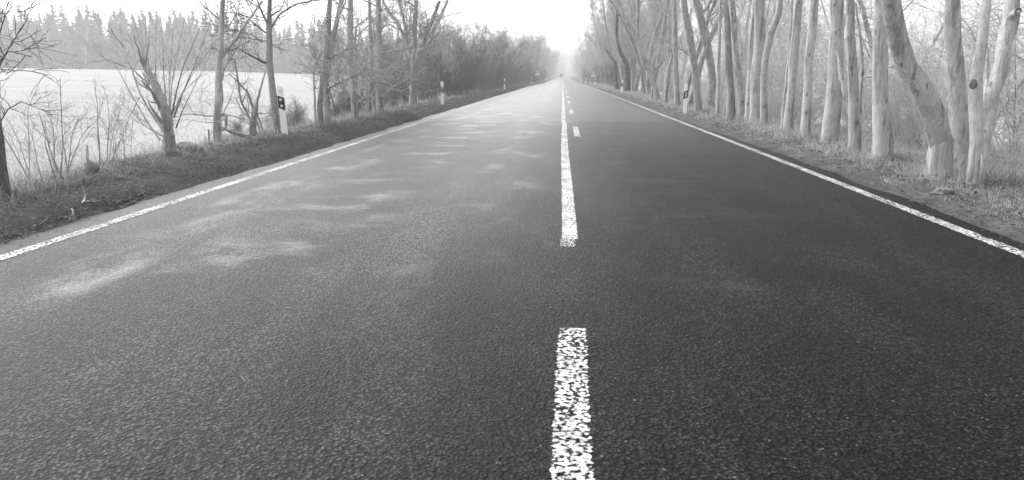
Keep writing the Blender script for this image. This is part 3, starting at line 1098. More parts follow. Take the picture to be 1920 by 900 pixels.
# ------------------------------------------------------------------ the truck far down the road
def make_truck(u, y):
    e = empty('truck'); tag(e, 'distant white box truck driving towards the camera on the empty road', 'truck')
    bm_obj('cargo_box', box_bm(-1.24, 1.24, 1.9, 8.2, 1.0, 3.75, .04), M['truck_paint'], e)
    cab = bm_obj('cab', box_bm(-1.18, 1.18, -.1, 1.8, .55, 2.75, .12), M['truck_cab'], e)
    bm_obj('windscreen', box_bm(-1.02, 1.02, -.135, -.09, 1.55, 2.45, .02), M['glass_dark'], cab)
    bm_obj('grille', box_bm(-.8, .8, -.13, -.09, .98, 1.35, .01), M['black_plastic'], cab)
    bm_obj('wind_deflector', box_bm(-1.1, 1.1, .5, 1.7, 2.76, 3.55, .15), M['truck_paint'], cab)
    bm_obj('bumper', box_bm(-1.2, 1.2, -.25, .1, .35, .8, .05), M['black_plastic'], e)
    for s in (-1, 1):
        bm_obj('headlight', box_bm(s * .92 - .16, s * .92 + .16, -.29, -.251, .5, .68, .02), M['lamp_lens'], e)
        bm_obj('mirror', box_bm(s * 1.36 - .1, s * 1.36 + .1, .0, .12, 1.6, 2.25, .03), M['black_plastic'], e)
    bm_obj('chassis', box_bm(-.5, .5, .1, 8.0, .6, .98, .02), M['rubber'], e)
    for yy in (.9, 6.2):
        for s in (-1, 1):
            bm = bmesh.new()
            bmesh.ops.create_cone(bm, cap_ends=True, segments=24, radius1=.48, radius2=.48, depth=.3)
            bmesh.ops.rotate(bm, verts=bm.verts, matrix=Matrix.Rotation(math.pi / 2, 3, 'Y'))
            bmesh.ops.translate(bm, verts=bm.verts, vec=(s * 1.0, yy, .48))
            w = bm_obj('wheel', bm, M['rubber'], e)
            bm = bmesh.new()
            bmesh.ops.create_cone(bm, cap_ends=True, segments=20, radius1=.27, radius2=.22, depth=.04)
            bmesh.ops.rotate(bm, verts=bm.verts, matrix=Matrix.Rotation(s * math.pi / 2, 3, 'Y'))
            bmesh.ops.translate(bm, verts=bm.verts, vec=(s * 1.172, yy, .48))
            bm_obj('rim', bm, M['galvanised'], w)
    x = u + float(bend(y))
    e.location = (x, y, float(road_z(y)) + .0)
    return e


tk = make_truck(-1.55, 400)
tk.scale = (.76, .76, .76)


# ------------------------------------------------------------------ trees near the camera, left of the road
def W(path, y, dy=0.0):
    """pixel path -> world points on an upright plane at y (drifting by dy along the path), and radii from pixel widths"""
    n = len(path)
    P = [at_y(a, b, y + dy * i / max(1, n - 1)) for i, (a, b, w) in enumerate(path)]
    return P, [max(.003, w / 2 * depth(p) / F) for p, (a, b, w) in zip(P, path)]


def near_tree(name, base, path, label, cat='tree', top=None, extra=(), y_jit=0.0, **kw):
    r = np.random.default_rng(kw.get('seed', 0) + 100)
    b, pts, rad = px_path(base, path, y_jit, top, r)
    ex = [W(pth, b[1] + y0, dy) for (pth, y0, dy) in extra]
    return tree_at(name, b, pts, rad, label, cat, extra=ex, **kw)


LOW = dict(n1=10, n2=5, n3=5, t0=.25, L1=1.1, L2=.55, L3=.3, a1=(30, 65), rmin=.0025)
# at the left frame edge
near_tree('bare_tree', (4, 366, 24), [(0, 300, 20), (-12, 200, 18), (-30, 90, 16), (-40, 10, 15)],
          'dark leaning tree trunk cut off by the left edge of the photo', top=6, bark='bark_dark', twig='twig_dark', seed=1,
          lv=dict(n1=3, n2=3, n3=2, t0=.35, L1=.45, L2=.28, L3=.3, rmin=.003, a1=(50, 90), up=.02),
          extra=[([(-18, 150, 4), (15, 95, 2.4), (58, 106, 2)], 0, -.3), ([(-16, 140, 3), (20, 85, 2), (45, 45, 2)], 0, .3),
                 ([(-20, 120, 3), (10, 28, 2), (22, 12, 2)], 0, .4), ([(-6, 240, 3), (15, 205, 2), (40, 190, 2)], 0, .2)])
# pollarded willow
sh = []
for (x0, y0, x1, y1, x2, y2, w) in ((322, 215, 345, 120, 380, 40, 6), (326, 220, 362, 130, 390, 55, 6), (318, 205, 330, 110, 352, 8, 5),
                                    (312, 195, 306, 95, 300, 14, 5), (296, 178, 292, 95, 294, 22, 4), (318, 210, 320, 120, 326, 30, 4),
                                    (310, 250, 262, 175, 232, 85, 9), (300, 262, 262, 205, 215, 120, 6), (232, 88, 205, 50, 185, 4, 4),
                                    (236, 125, 205, 112, 168, 116, 4), (270, 150, 240, 118, 205, 60, 4), (280, 160, 268, 80, 258, 18, 4),
                                    (306, 255, 270, 235, 240, 200, 6), (262, 182, 250, 205, 245, 285, 3), (255, 195, 232, 250, 225, 262, 3),
                                    (330, 240, 360, 170, 395, 100, 4), (322, 215, 372, 120, 412, 70, 3), (300, 190, 276, 110, 272, 30, 4)):
    w *= .75
    sh.append(([(x0, y0, w), ((x0 + x1) / 2 - 2, (y0 + y1) / 2, w * .6), (x1, y1, w * .45), (x2, y2, w * .2)], RNG.uniform(-.1, .1), RNG.uniform(-.7, .7)))
near_tree('pollarded_tree', (318, 290, 27), [(316, 250, 22), (312, 215, 20), (298, 175, 16), (282, 140, 12), (265, 112, 8)],
          'low pollarded tree with many upright shoots at the edge of the field', cat='tree', bark='bark_pale', twig='twig_mid', seed=2, extra=sh,
          lv=dict(n1=8, n2=3, n3=3, t0=.35, L1=.7, L2=.3, L3=.18, rmin=.0014, a1=(20, 50), up=.12))
near_tree('bare_tree', (405, 271, 17), [(408, 210, 14), (411, 130, 12), (414, 60, 9), (418, 2, 8)],
          'slim pale forked tree between the pollarded tree and the snapped sapling', top=7, bark='bark_pale', twig='twig_mid', seed=3,
          extra=[([(411, 112, 8), (440, 75, 6), (470, 32, 5), (492, 2, 4)], 0, .6), ([(406, 218, 5), (365, 214, 4), (330, 212, 2), (308, 200, 1.5)], 0, .5),
                 ([(408, 215, 6), (424, 215, 6), (424, 238, 5), (416, 244, 4)], 0, -.2)],
          lv=dict(n1=12, n2=5, n3=5, t0=.12, L1=1.0, L2=.5, L3=.3, rmin=.0028, a1=(35, 75), up=.08))
near_tree('snapped_sapling', (472, 258, 14), [(474, 232, 12), (478, 212, 10)], 'snapped sapling with a long pale splinter standing on its stump', cat='tree',
          bark='bark_mid', twig='twig_mid', seed=4, lv=dict(n1=5, n2=3, n3=3, t0=.5, L1=.5, L2=.3, L3=.2, rmin=.0025))
b_ = at_ground(472, 258)
snag = bpy.data.objects['snapped_sapling']
sp, sr = W([(476, 216, 9), (482, 190, 5), (490, 160, 4), (499, 130, 2)], b_[1] - .01)
spl = tube_obj('splinter', np.asarray(sp) - b_, sr, M['bark_torn'], snag, 6)
near_tree('bare_shrub', (480, 252, 5), [(470, 225, 5), (452, 190, 4), (440, 110, 3)], 'dark bent thin stems behind the snapped sapling', cat='shrub',
          bark='bark_dark', twig='twig_dark', seed=5,
          extra=[([(490, 255, 4), (478, 215, 4), (462, 170, 3), (430, 138, 2)], .3, .5), ([(498, 258, 4), (488, 228, 4), (476, 200, 3), (462, 165, 2)], .2, -.3),
                 ([(470, 225, 3), (452, 205, 2), (442, 185, 1.5)], .3, .2)], lv=dict(n1=9, n2=4, n3=3, t0=.3, L1=.7, L2=.4, L3=.2, rmin=.003))
near_tree('bare_tree', (521, 250, 15), [(514, 200, 13), (505, 120, 12), (504, 60, 10), (506, 4, 8)],
          'slim tree leaning left just behind the nearest left marker post', top=8, bark='bark_mid', twig='twig_dark', seed=6,
          extra=[([(504, 58, 5), (525, 25, 4), (558, 6, 3), (600, 0, 2)], 0, .6), ([(504, 50, 4), (490, 20, 4), (482, 0, 3)], 0, -.3),
                 ([(505, 78, 4), (470, 72, 3), (440, 66, 2)], 0, .5)],
          lv=dict(n1=14, n2=5, n3=5, t0=.15, L1=1.1, L2=.55, L3=.3, rmin=.0035, a1=(45, 80), up=.06))
near_tree('bare_tree', (599, 236, 14), [(600, 180, 12), (606, 140, 11), (612, 112, 12), (616, 40, 10), (620, 0, 9)],
          'crooked tree forming the left half of the crossing pair of trunks', top=9, bark='bark_mid', twig='twig_mid', seed=7,
          extra=[([(592, 234, 5), (590, 180, 4), (588, 132, 4), (600, 100, 4), (616, 88, 3)], 0, .4), ([(618, 110, 6), (645, 95, 4), (675, 82, 3)], 0, .7)],
          lv=dict(n1=16, n2=6, n3=6, t0=.22, L1=1.4, L2=.7, L3=.35, rmin=.005, a1=(40, 80), up=.08))
near_tree('bare_tree', (617, 234, 15), [(614, 200, 13), (610, 160, 12), (614, 120, 11), (624, 70, 10), (634, 32, 9), (640, 0, 8)],
          'forked tree forming the right half of the crossing pair of trunks', top=9, bark='bark_mid', twig='twig_mid', seed=8, y_jit=.6,
          extra=[([(616, 165, 5), (650, 150, 4), (690, 126, 2)], 0, -.5)],
          lv=dict(n1=16, n2=6, n3=6, t0=.25, L1=1.4, L2=.7, L3=.35, rmin=.005, a1=(40, 80), up=.08))
near_tree('bare_tree', (667, 221, 14), [(661, 160, 12), (656, 100, 11), (657, 40, 10), (657, 0, 9)],
          'straight slim tree standing alone with a thin stem close on its right', top=10, bark='bark_mid', twig='twig_mid', seed=9,
          extra=[([(670, 220, 5), (668, 150, 4), (666, 90, 4), (668, 50, 3)], .1, .3)],
          lv=dict(n1=20, n2=6, n3=6, t0=.2, L1=1.6, L2=.8, L3=.4, rmin=.005, a1=(50, 85), up=.06))
near_tree('bare_tree', (693, 214, 8), [(694, 165, 7), (698, 110, 6), (694, 60, 6), (693, 0, 5)],
          'thinnest upright stem left of the trunk with drooping side limbs', top=10, bark='bark_mid', twig='twig_mid', seed=10,
          extra=[([(704, 214, 6), (700, 160, 5), (696, 120, 4)], .2, .2), ([(690, 210, 5), (688, 160, 4)], .1, .1)],
          lv=dict(n1=14, n2=6, n3=6, t0=.2, L1=1.5, L2=.8, L3=.4, rmin=.005, a1=(45, 80)))
near_tree('bare_tree', (714, 213, 14), [(711, 170, 12), (710, 110, 11), (710, 50, 10), (710, 0, 9)],
          'upright trunk with drooping side limbs left of the big forked tree', top=11, bark='bark_mid', twig='twig_mid', seed=11,
          extra=[([(713, 185, 6), (735, 165, 5), (768, 148, 3)], 0, -.5), ([(712, 100, 4), (745, 95, 3), (775, 88, 2)], 0, .6)],
          lv=dict(n1=20, n2=6, n3=6, t0=.22, L1=1.7, L2=.9, L3=.45, rmin=.006, a1=(50, 85), up=.06))
near_tree('bare_tree', (774, 197, 16), [(774, 165, 13), (775, 127, 11), (777, 60, 9), (781, 0, 8)],
          'big forked tree spreading into several limbs on the left verge', top=10, bark='bark_mid', twig='twig_mid', seed=12,
          extra=[([(774, 118, 8), (760, 75, 7), (745, 40, 6), (728, 24, 5), (718, 0, 4)], 0, .8), ([(776, 130, 10), (790, 85, 8), (808, 45, 7), (824, 2, 5)], 0, -.8),
                 ([(785, 95, 6), (805, 88, 4), (825, 80, 3)], -.3, -.4), ([(768, 80, 5), (755, 30, 4), (748, 0, 3)], .3, .4)],
          lv=dict(n1=16, n2=6, n3=6, t0=.35, L1=1.6, L2=.9, L3=.45, rmin=.006, a1=(35, 70)))
near_tree('bare_tree', (787, 188, 16), [(794, 160, 13), (802, 128, 11), (808, 90, 9), (812, 60, 8), (826, 30, 6), (838, 5, 5)],
          'tree leaning right out of the same foot as the big forked tree', top=9, bark='bark_mid', twig='twig_mid', seed=13,
          extra=[([(802, 130, 6), (818, 118, 5), (832, 108, 3)], 0, -.4), ([(806, 160, 5), (822, 138, 4), (826, 105, 3)], 0, .5)],
          lv=dict(n1=14, n2=6, n3=6, t0=.3, L1=1.5, L2=.8, L3=.4, rmin=.006, a1=(35, 70)))

# thin shrubs in the dry grass
for i, (bx, by, hh, lab) in enumerate(((122, 338, 1.05, 'thin bare shrub with a forked top left of the dry grass clump'), (186, 312, 1.15, 'upright many stemmed shrub beside the weathered stake'),
                                       (128, 345, .8, 'low arching shrub in the dry grass near the left trunk'), (225, 306, .8, 'small bare shrub between the stake and the pollarded tree'),
                                       (60, 352, 1.1, 'bushy bare shrub next to the dark trunk at the left edge'))):
    b = at_ground(bx, by)
    r = np.random.default_rng(40 + i)
    ex = []
    for kk in range(4):
        d = np.array([r.uniform(-.35, .35), r.uniform(-.35, .35), 1.0]); L = hh * r.uniform(.6, 1.1)
        o_ = b + np.array([r.uniform(-.12, .12), r.uniform(-.12, .12), -.05])
        ex.append(([o_, o_ + d * L * .35, o_ + d * L * .7 + r.standard_normal(3) * .04, o_ + d * L + r.standard_normal(3) * .07], [.008, .006, .004, .002]))
    tree_at('bare_shrub', b, ex[0][0], ex[0][1], lab, 'shrub', bark='twig_mid', twig='twig_mid', seed=50 + i, extra=ex[1:], K=14,
            lv=dict(n1=6, n2=3, n3=2, t0=.3, L1=.38, L2=.18, L3=.1, rmin=.0015, a1=(20, 55)), part=('stems', 'twigs'))

# ------------------------------------------------------------------ trees near the camera, right of the road
RT = dict(n1=9, n2=5, n3=4, t0=.42, L1=2.2, L2=1.0, L3=.5, rmin=.005, a1=(40, 80), up=.06)
right = [
    # base, path, label, bark, top, extra
    ((1800, 318, 38), [(1798, 250, 34), (1797, 180, 32), (1791, 100, 29), (1783, 0, 27)], 'smooth upright trunk directly right of the broken leaning trunk', 'bark_pale', 13, []),
    ((1655, 297, 34), [(1653, 200, 30), (1651, 120, 28), (1648, 0, 27)], 'stout straight trunk left of the broken leaning trunk', 'bark_pale', 14, []),
    ((1603, 287, 24), [(1601, 200, 20), (1597, 110, 19), (1592, 0, 17)], 'slender trunk with a low side stem, second left of the broken leaning trunk', 'bark_pale', 13,
     [([(1600, 225, 12), (1588, 185, 11), (1576, 140, 8), (1570, 95, 6)], .2, .5), ([(1612, 215, 6), (1617, 120, 6), (1612, 60, 5), (1604, 5, 4)], .2, .2)]),
    ((1558, 272, 34), [(1562, 180, 28), (1567, 90, 26), (1571, 0, 25)], 'thick straight trunk tapering up from a broad foot', 'bark_pale', 15, []),
    ((1510, 256, 18), [(1513, 180, 15), (1519, 90, 15), (1528, 0, 15)], 'trunk bowed gently right, left of the thick broad footed trunk', 'bark_pale', 14, []),
    ((1478, 247, 20), [(1483, 180, 17), (1490, 90, 16), (1496, 0, 15)], 'trunk slanting right in a close pair of grey trunks', 'bark_pale', 14,
     [([(1467, 242, 9), (1473, 170, 8), (1482, 90, 6), (1486, 0, 5)], .2, .2)]),
    ((1433, 236, 15), [(1432, 170, 13), (1433, 100, 13), (1446, 60, 13), (1460, 30, 12), (1464, 0, 11)], 'pale sinuous trunk that swings right above head height', 'bark_pale', 12, []),
    ((1417, 232, 24), [(1419, 170, 22), (1422, 90, 21), (1426, 0, 20)], 'dark thick trunk behind the pale sinuous trunk', 'bark_mid', 14, []),
    ((1402, 228, 12), [(1404, 170, 10), (1409, 90, 9), (1413, 0, 8)], 'thin pale trunk hard against the dark thick trunk', 'bark_pale', 12, []),
    ((1393, 224, 15), [(1388, 170, 13), (1381, 117, 12), (1376, 60, 12), (1373, 0, 12)], 'trunk bending left above its foot, left of the thin pale trunk', 'bark_pale', 13, []),
    ((1373, 222, 18), [(1370, 170, 15), (1364, 110, 14), (1364, 50, 13), (1366, 0, 13)], 'upright trunk with a swollen foot right of the nearest right post', 'bark_mid', 13, []),
    ((1346, 214, 8), [(1347, 150, 7), (1349, 70, 6), (1350, 0, 6)], 'slim straight pale stem standing right of the nearest right post', 'bark_pale', 11, []),
    ((1312, 210, 16), [(1306, 170, 14), (1300, 115, 14), (1290, 60, 12), (1281, 0, 11)], 'leaning trunk rising behind the nearest right post', 'bark_mid', 13, []),
    ((1271, 199, 11), [(1268, 150, 9), (1266, 90, 8), (1264, 0, 8)], 'straight trunk just left of the nearest right post', 'bark_mid', 12, []),
    ((1248, 194, 7), [(1250, 150, 6), (1257, 115, 6), (1262, 98, 6), (1254, 90, 5)], 'short hooked stump with a bent top left of the nearest right post', 'bark_mid', None, []),
    ((1233, 190, 10), [(1228, 160, 8), (1210, 125, 7), (1200, 100, 7), (1196, 40, 6), (1196, 0, 6)], 'snaking trunk with a strong kink in the right row', 'bark_mid', 11, []),
    ((1222, 187, 9), [(1226, 150, 7), (1232, 125, 6), (1243, 115, 5)], 'short forked stump like a raised arm in the right row', 'bark_mid', None, [([(1226, 148, 5), (1224, 120, 5), (1226, 110, 4)], 0, .1)]),
    ((1177, 173, 10), [(1176, 140, 9), (1175, 115, 8), (1163, 100, 7), (1156, 70, 6), (1157, 0, 5)], 'wavy dark trunk behind the second right post', 'bark_dark', 11, []),
    ((1158, 170, 9), [(1155, 140, 7), (1152, 115, 6), (1142, 100, 5), (1134, 90, 4)], 'dark trunk arching left over the second right post', 'bark_dark', None, []),
]
for i, (base, path, lab, bark, top, ex) in enumerate(right):
    near_tree('beech_tree', base, path, lab, top=top, bark=bark, twig='twig_mid', seed=200 + i, extra=ex, exc=False,
              lv=RT if top else dict(n1=5, n2=3, n3=3, t0=.5, L1=.8, L2=.5, L3=.3, rmin=.005))
# leaning trunk torn from its pale splintered foot
b, pts, rad = px_path((1764, 331, 44), [(1765, 268, 42), (1760, 242, 41), (1748, 205, 39), (1722, 155, 37), (1697, 110, 36), (1680, 65, 35), (1668, 20, 33), (1664, -15, 31)], -.2, 12, np.random.default_rng(5))
t = tree_at('leaning_tree', b, pts[1:], rad[1:], 'large bowed trunk torn off its pale splintered foot at the verge', 'tree', bark='bark_pale', twig='twig_mid', seed=230, lv=RT, K=34, flare=-.03)
tm = [c for c in t.children if c.name.startswith('trunk')][0]
me = tm.data
zmin = min(v.co.z for v in me.vertices)
S_ = 14
for i in range(S_):          # torn lower edge
    v = me.vertices[i]
    v.co.z += (.02, -.03, .0, .03, -.01, .03, .05, .03, -.02, -.04, -.02, .0, .03, .01)[i]
rg = np.random.default_rng(77)
r0 = rad[0]
K = 9
zz = np.linspace(-.2, pts[1][2] - b[2] + .04, K)
Pp = np.stack([np.linspace(-.01, pts[1][0] - b[0], K), np.linspace(0, pts[1][1] - b[1], K), zz], 1)
V, q = tubes(Pp[None], (r0 * np.array([1.3, 1.2, 1.1, 1.04, 1.0, .98, .96, .95, .94]))[None], 22, .03, rg)
V = V.reshape(K, 22, 3)
V[:, ::3] *= np.array([.95, .95, 1.0])
mesh_obj('splintered_foot', V.reshape(-1, 3), q, M['bark_torn'], t)
# twin trunk with split pale foot, right of it
b, pts, rad = px_path((1832, 343, 24), [(1832, 280, 22), (1831, 220, 21), (1828, 175, 22), (1834, 120, 18), (1841, 60, 17), (1848, 0, 16)], .1, 12, np.random.default_rng(6))
ex1 = W([(1842, 300, 18), (1848, 250, 20), (1861, 185, 25), (1879, 110, 28), (1892, 40, 27), (1900, -10, 25)], b[1] + .25, .3)
ex2 = W([(1893, 32, 14), (1903, 26, 15), (1909, 21, 12)], b[1] + .45, -.1)
ex3 = W([(1846, 262, 10), (1850, 200, 9), (1849, 150, 8), (1851, 90, 7)], b[1] + .5, .6)
t = tree_at('split_tree', b, pts, rad, 'twin trunk on a split foot with a rotten hollow, near the right edge', 'tree', bark='bark_pale', twig='twig_mid', seed=231,
            lv=RT, K=34, extra=[ex1, ex2, ex3], exc=False)
kp = at_y(1825, 158, b[1] - .06) - b
bm = bmesh.new()
bmesh.ops.create_icosphere(bm, subdivisions=3, radius=.034)
for v in bm.verts:
    n_ = math.sin(v.co.x * 90) * math.cos(v.co.z * 75) * .008 + math.sin(v.co.y * 130 + v.co.z * 60) * .006
    v.co = v.co * (1 + n_ / .034); v.co.z *= 1.5
bmesh.ops.translate(bm, verts=bm.verts, vec=Vector(kp))
bm_obj('rotten_hollow', bm, M['dead_wood'], t, True)
sp, sr = W([(1818, 342, 9), (1822, 310, 9), (1826, 280, 6), (1828, 262, 3)], b[1] - .14)
tube_obj('split_strip', np.asarray(sp) - b, sr, M['bark_torn'], t, 7)
sp, sr = W([(1842, 346, 8), (1842, 320, 7), (1841, 290, 3)], b[1] - .12)
tube_obj('split_strip', np.asarray(sp) - b, sr, M['bark_torn'], t, 7)


# grass tufts round the feet of the near trunks
fx, fy, fr = [], [], np.random.default_rng(8)
for o_ in list(bpy.data.objects):
    if o_.type == 'EMPTY' and o_.get('category') == 'tree' and o_.location.y < 40:
        for q_ in range(260):
            a_ = fr.uniform(0, 6.28); r_ = .12 + abs(fr.normal(0, .22))
            fx.append(o_.location.x + math.cos(a_) * r_); fy.append(o_.location.y + math.sin(a_) * r_)
fx, fy = np.array(fx), np.array(fy)
blades('tufts_of_grass', fx, fy, fr.uniform(.08, .34, len(fx)), fr.uniform(.003, .006, len(fx)) * far_scale(fy) ** .6, .8, M['grass_dry'], fr, curl=.8)


# ------------------------------------------------------------------ kinds of trees that are copied along the road and in the woods
def variant(name, seed, H, r0, lv, bark, twig, lean=.06, stems=1, K=22, sway=.10):
    r = np.random.default_rng(seed)
    def stem(off, h, rr, ln):
        n = 7
        P = [np.array([off[0], off[1], -.3])]
        d = np.array([r.normal(0, ln), r.normal(0, ln), 1.0])
        for k in range(n):
            d = d + np.array([r.normal(0, sway), r.normal(0, sway), 0]); d /= np.linalg.norm(d)
            P.append(P[-1] + d * (h + .3) / n)
        R = rr * (1 - .85 * np.linspace(0, 1, n + 1) ** 1.15)
        return P, list(R)
    P, R = stem((0, 0), H, r0, lean)
    ex = []
    for k in range(stems - 1):
        a = r.uniform(0, 6.28)
        ex.append(stem((math.cos(a) * r0 * 1.6, math.sin(a) * r0 * 1.6), H * r.uniform(.6, .95), r0 * r.uniform(.5, .8), lean * 2.2))
    return tree_at(name, (0, 0, 0), P, R, '', 'tree', bark=bark, twig=twig, seed=seed, lv=lv, K=K, extra=ex)


TALL = dict(n1=20, n2=7, n3=6, t0=.22, L1=2.7, L2=1.6, L3=.8, rmin=.008, a1=(30, 70), up=.10)
ROADT = dict(n1=20, n2=7, n3=6, t0=.10, L1=2.6, L2=1.5, L3=.8, rmin=.010, a1=(30, 65), up=.12)
BUSH = dict(n1=16, n2=6, n3=6, t0=.06, L1=1.9, L2=.9, L3=.45, rmin=.005, a1=(20, 55), up=.12)
BACK = dict(n1=22, n2=7, n3=6, t0=.10, L1=3.2, L2=1.4, L3=.7, rmin=.006, a1=(45, 85), up=.05)

LIB = {
    'row_left': [variant('alder_tree', 300 + i, 10 + 1.2 * i, .13 + .01 * i, ROADT, 'bark_dark', ('twig_dark', 'twig_mid')[i % 2], .08, 1 + (i % 3), sway=.12) for i in range(5)],  # bare trees of no determined species
    'row_right': [variant('beech_tree', 320 + i, 13 + .8 * i, .15 + .012 * i, TALL, 'bark_mid', 'twig_mid', .06, 1 + (i % 2), sway=.11) for i in range(6)],
    'back': [variant('hornbeam_tree', 340 + i, 9 + i, .055 + .010 * i, BACK, 'bark_mid', 'twig_pale', .10, 1 + (i % 2), sway=.13) for i in range(5)],
    'bush': [variant('bare_shrub', 360 + i, 3.0 + .5 * i, .035, BUSH, 'bark_dark', 'twig_dark', .16, 5, K=12, sway=.14) for i in range(4)],
    'bush_mid': [variant('bare_shrub', 370 + i, 2.2 + .6 * i, .022, dict(BUSH, n1=12, n2=5, n3=4), 'bark_pale', 'twig_pale', .18, 5, K=12, sway=.14) for i in range(3)],
}
USED = set()
TRNG = np.random.default_rng(99)


def plant(kind, x, y, scale, label, group, name=None, cat='tree', squash=(.9, 1.12), idx=None):
    lib = LIB[kind]
    i = int(TRNG.integers(len(lib))) if idx is None else idx % len(lib)
    o = lib[i]
    if (kind, i) in USED:
        o = copy_tree(o)
    USED.add((kind, i))
    z = float(ground_z(x, y))
    o.location = (float(x), float(y), z - .05)
    s = scale
    o.rotation_euler = (TRNG.normal(0, .03), TRNG.normal(0, .03), TRNG.uniform(0, 6.28))
    o.scale = (s * TRNG.uniform(*squash), s * TRNG.uniform(*squash), s)
    o['label'] = label; o['category'] = cat; o['group'] = group
    return o


# left roadside thicket: trees and shrubs, growing taller with distance
def seg_left(y):
    if y < 62: return 'between the second and third posts'
    if y < 100: return 'between the third post and the signs'
    if y < 165: return 'beside the fourth and fifth posts'
    return 'far down the road in the mist'


y = 36.0
while y < 600:
    for u0, u1, hs in ((-7.6, -6.6, 1.0), (-10.5, -8, 1.05), (-15, -11, 1.1)):
        if y > 200 and u0 < -14 and TRNG.random() < .5:
            continue
        yy = y + TRNG.uniform(-1.2, 1.2) * (1 + y / 120)
        u = TRNG.uniform(u0, u1) - np.interp(yy, [60, 160], [0, 1.6])
        # heights: about 5 m at 45 m, 9 m at 110 m, 14 m beyond 250 m
        h = np.interp(yy, [34, 60, 110, 180, 260, 600], [4.4, 5.5, 7.8, 11.0, 13.5, 16.0]) * TRNG.uniform(.78, 1.12) * hs
        i = int(TRNG.integers(5))
        plant('row_left', u + float(bend(yy)), yy, h / (10 + 1.2 * i), 'bare tree in the left thicket ' + seg_left(yy),
              'left roadside trees ' + seg_left(yy), idx=i, squash=(.9, 1.15))
    y += 2.9 + y * .03
y = 24.0
while y < 240:
    for u0, u1 in ((-7.4, -6.3), (-10, -7.6)):
        yy = y + TRNG.uniform(-.8, .8)
        s = np.interp(yy, [24, 36, 45, 240], [.28, .5, .75, .95]) * TRNG.uniform(.75, 1.15)
        seg = 'between the first two posts' if yy < 36 else seg_left(yy)
        plant('bush', TRNG.uniform(u0, u1) + float(bend(yy)), yy, s, 'dark bare shrub under the left trees ' + seg, 'left roadside shrubs ' + seg, cat='shrub')
    y += 1.7 + y * .025
# small undergrowth between the near left trees
for i in range(12):
    yy = TRNG.uniform(13.5, 26)
    plant('bush', TRNG.uniform(-8.2, -6.6), yy, TRNG.uniform(.16, .28), 'small dark undergrowth shrub between the near left trunks and the field',
          'undergrowth between the near left trunks', cat='shrub')


def seg_right(y):
    if y < 54: return 'between the first and second posts'
    if y < 98: return 'between the second and third posts'
    if y < 160: return 'beside the fourth post and the signs'
    return 'far down the road in the mist'


y = 27.0
while y < 600:
    for u0, u1, hs in ((5.3, 6.4, 1.0), (6.8, 9.5, 1.05), (10, 15, 1.0)):
        if (y > 200 and u0 > 9 and TRNG.random() < .5) or (y < 52 and u0 > 6) or (y < 40 and TRNG.random() < .3):
            continue
        yy = y + TRNG.uniform(-1.2, 1.2) * (1 + y / 120)
        u = TRNG.uniform(u0, u1) + np.interp(yy, [60, 160], [0, 2.0])
        h = np.interp(yy, [24, 60, 120, 300, 600], [13, 12.5, 12.5, 13, 14.5]) * TRNG.uniform(.8, 1.12) * hs
        i = int(TRNG.integers(6))
        plant('row_right', u + float(bend(yy)), yy, h / (13 + .8 * i), 'bare tree in the right roadside wood ' + seg_right(yy),
              'right roadside trees ' + seg_right(yy), idx=i, squash=(.8, 1.05))
    y += 2.6 + y * .03
y = 22.0
while y < 220:
    yy = y + TRNG.uniform(-.8, .8)
    plant('bush_mid' if yy < 75 else 'bush', TRNG.uniform(6.0, 9.0) + float(bend(yy)), yy, np.interp(yy, [22, 60], [.45, .9]) * TRNG.uniform(.7, 1.1),
          'bare shrub among the right trunks ' + seg_right(yy), 'right roadside shrubs ' + seg_right(yy), cat='shrub')
    y += 2.2 + y * .03
# wood behind the near right trunks
n = 0
while n < 38:
    yy = TRNG.uniform(3, 60); u = TRNG.uniform(8.0, 17)
    sc = TRNG.uniform(.7, 1.15)
    plant('back', u, yy, sc, 'grey low branched tree standing behind the near right trunks', 'trees behind the near right trunks')
    n += 1
for i in range(62):
    yy = TRNG.uniform(4, 30); u = TRNG.uniform(5.7, 13)
    plant('bush_mid', u, yy, TRNG.uniform(.25, .5) if u < 7 else TRNG.uniform(.4, .95), 'thin grey shrub filling the gaps behind the near right trunks', 'shrubs behind the near right trunks', cat='shrub')
# trees that close the view at the far end of the road
for i in range(26):
    yy = TRNG.uniform(640, 760); u = TRNG.uniform(-26, 26)
    k_ = 'row_left' if TRNG.random() < .5 else 'row_right'
    plant(k_, u + float(bend(yy)), yy, TRNG.uniform(.95, 1.4), 'faint misty tree closing the view at the end of the road', 'trees at the end of the road')


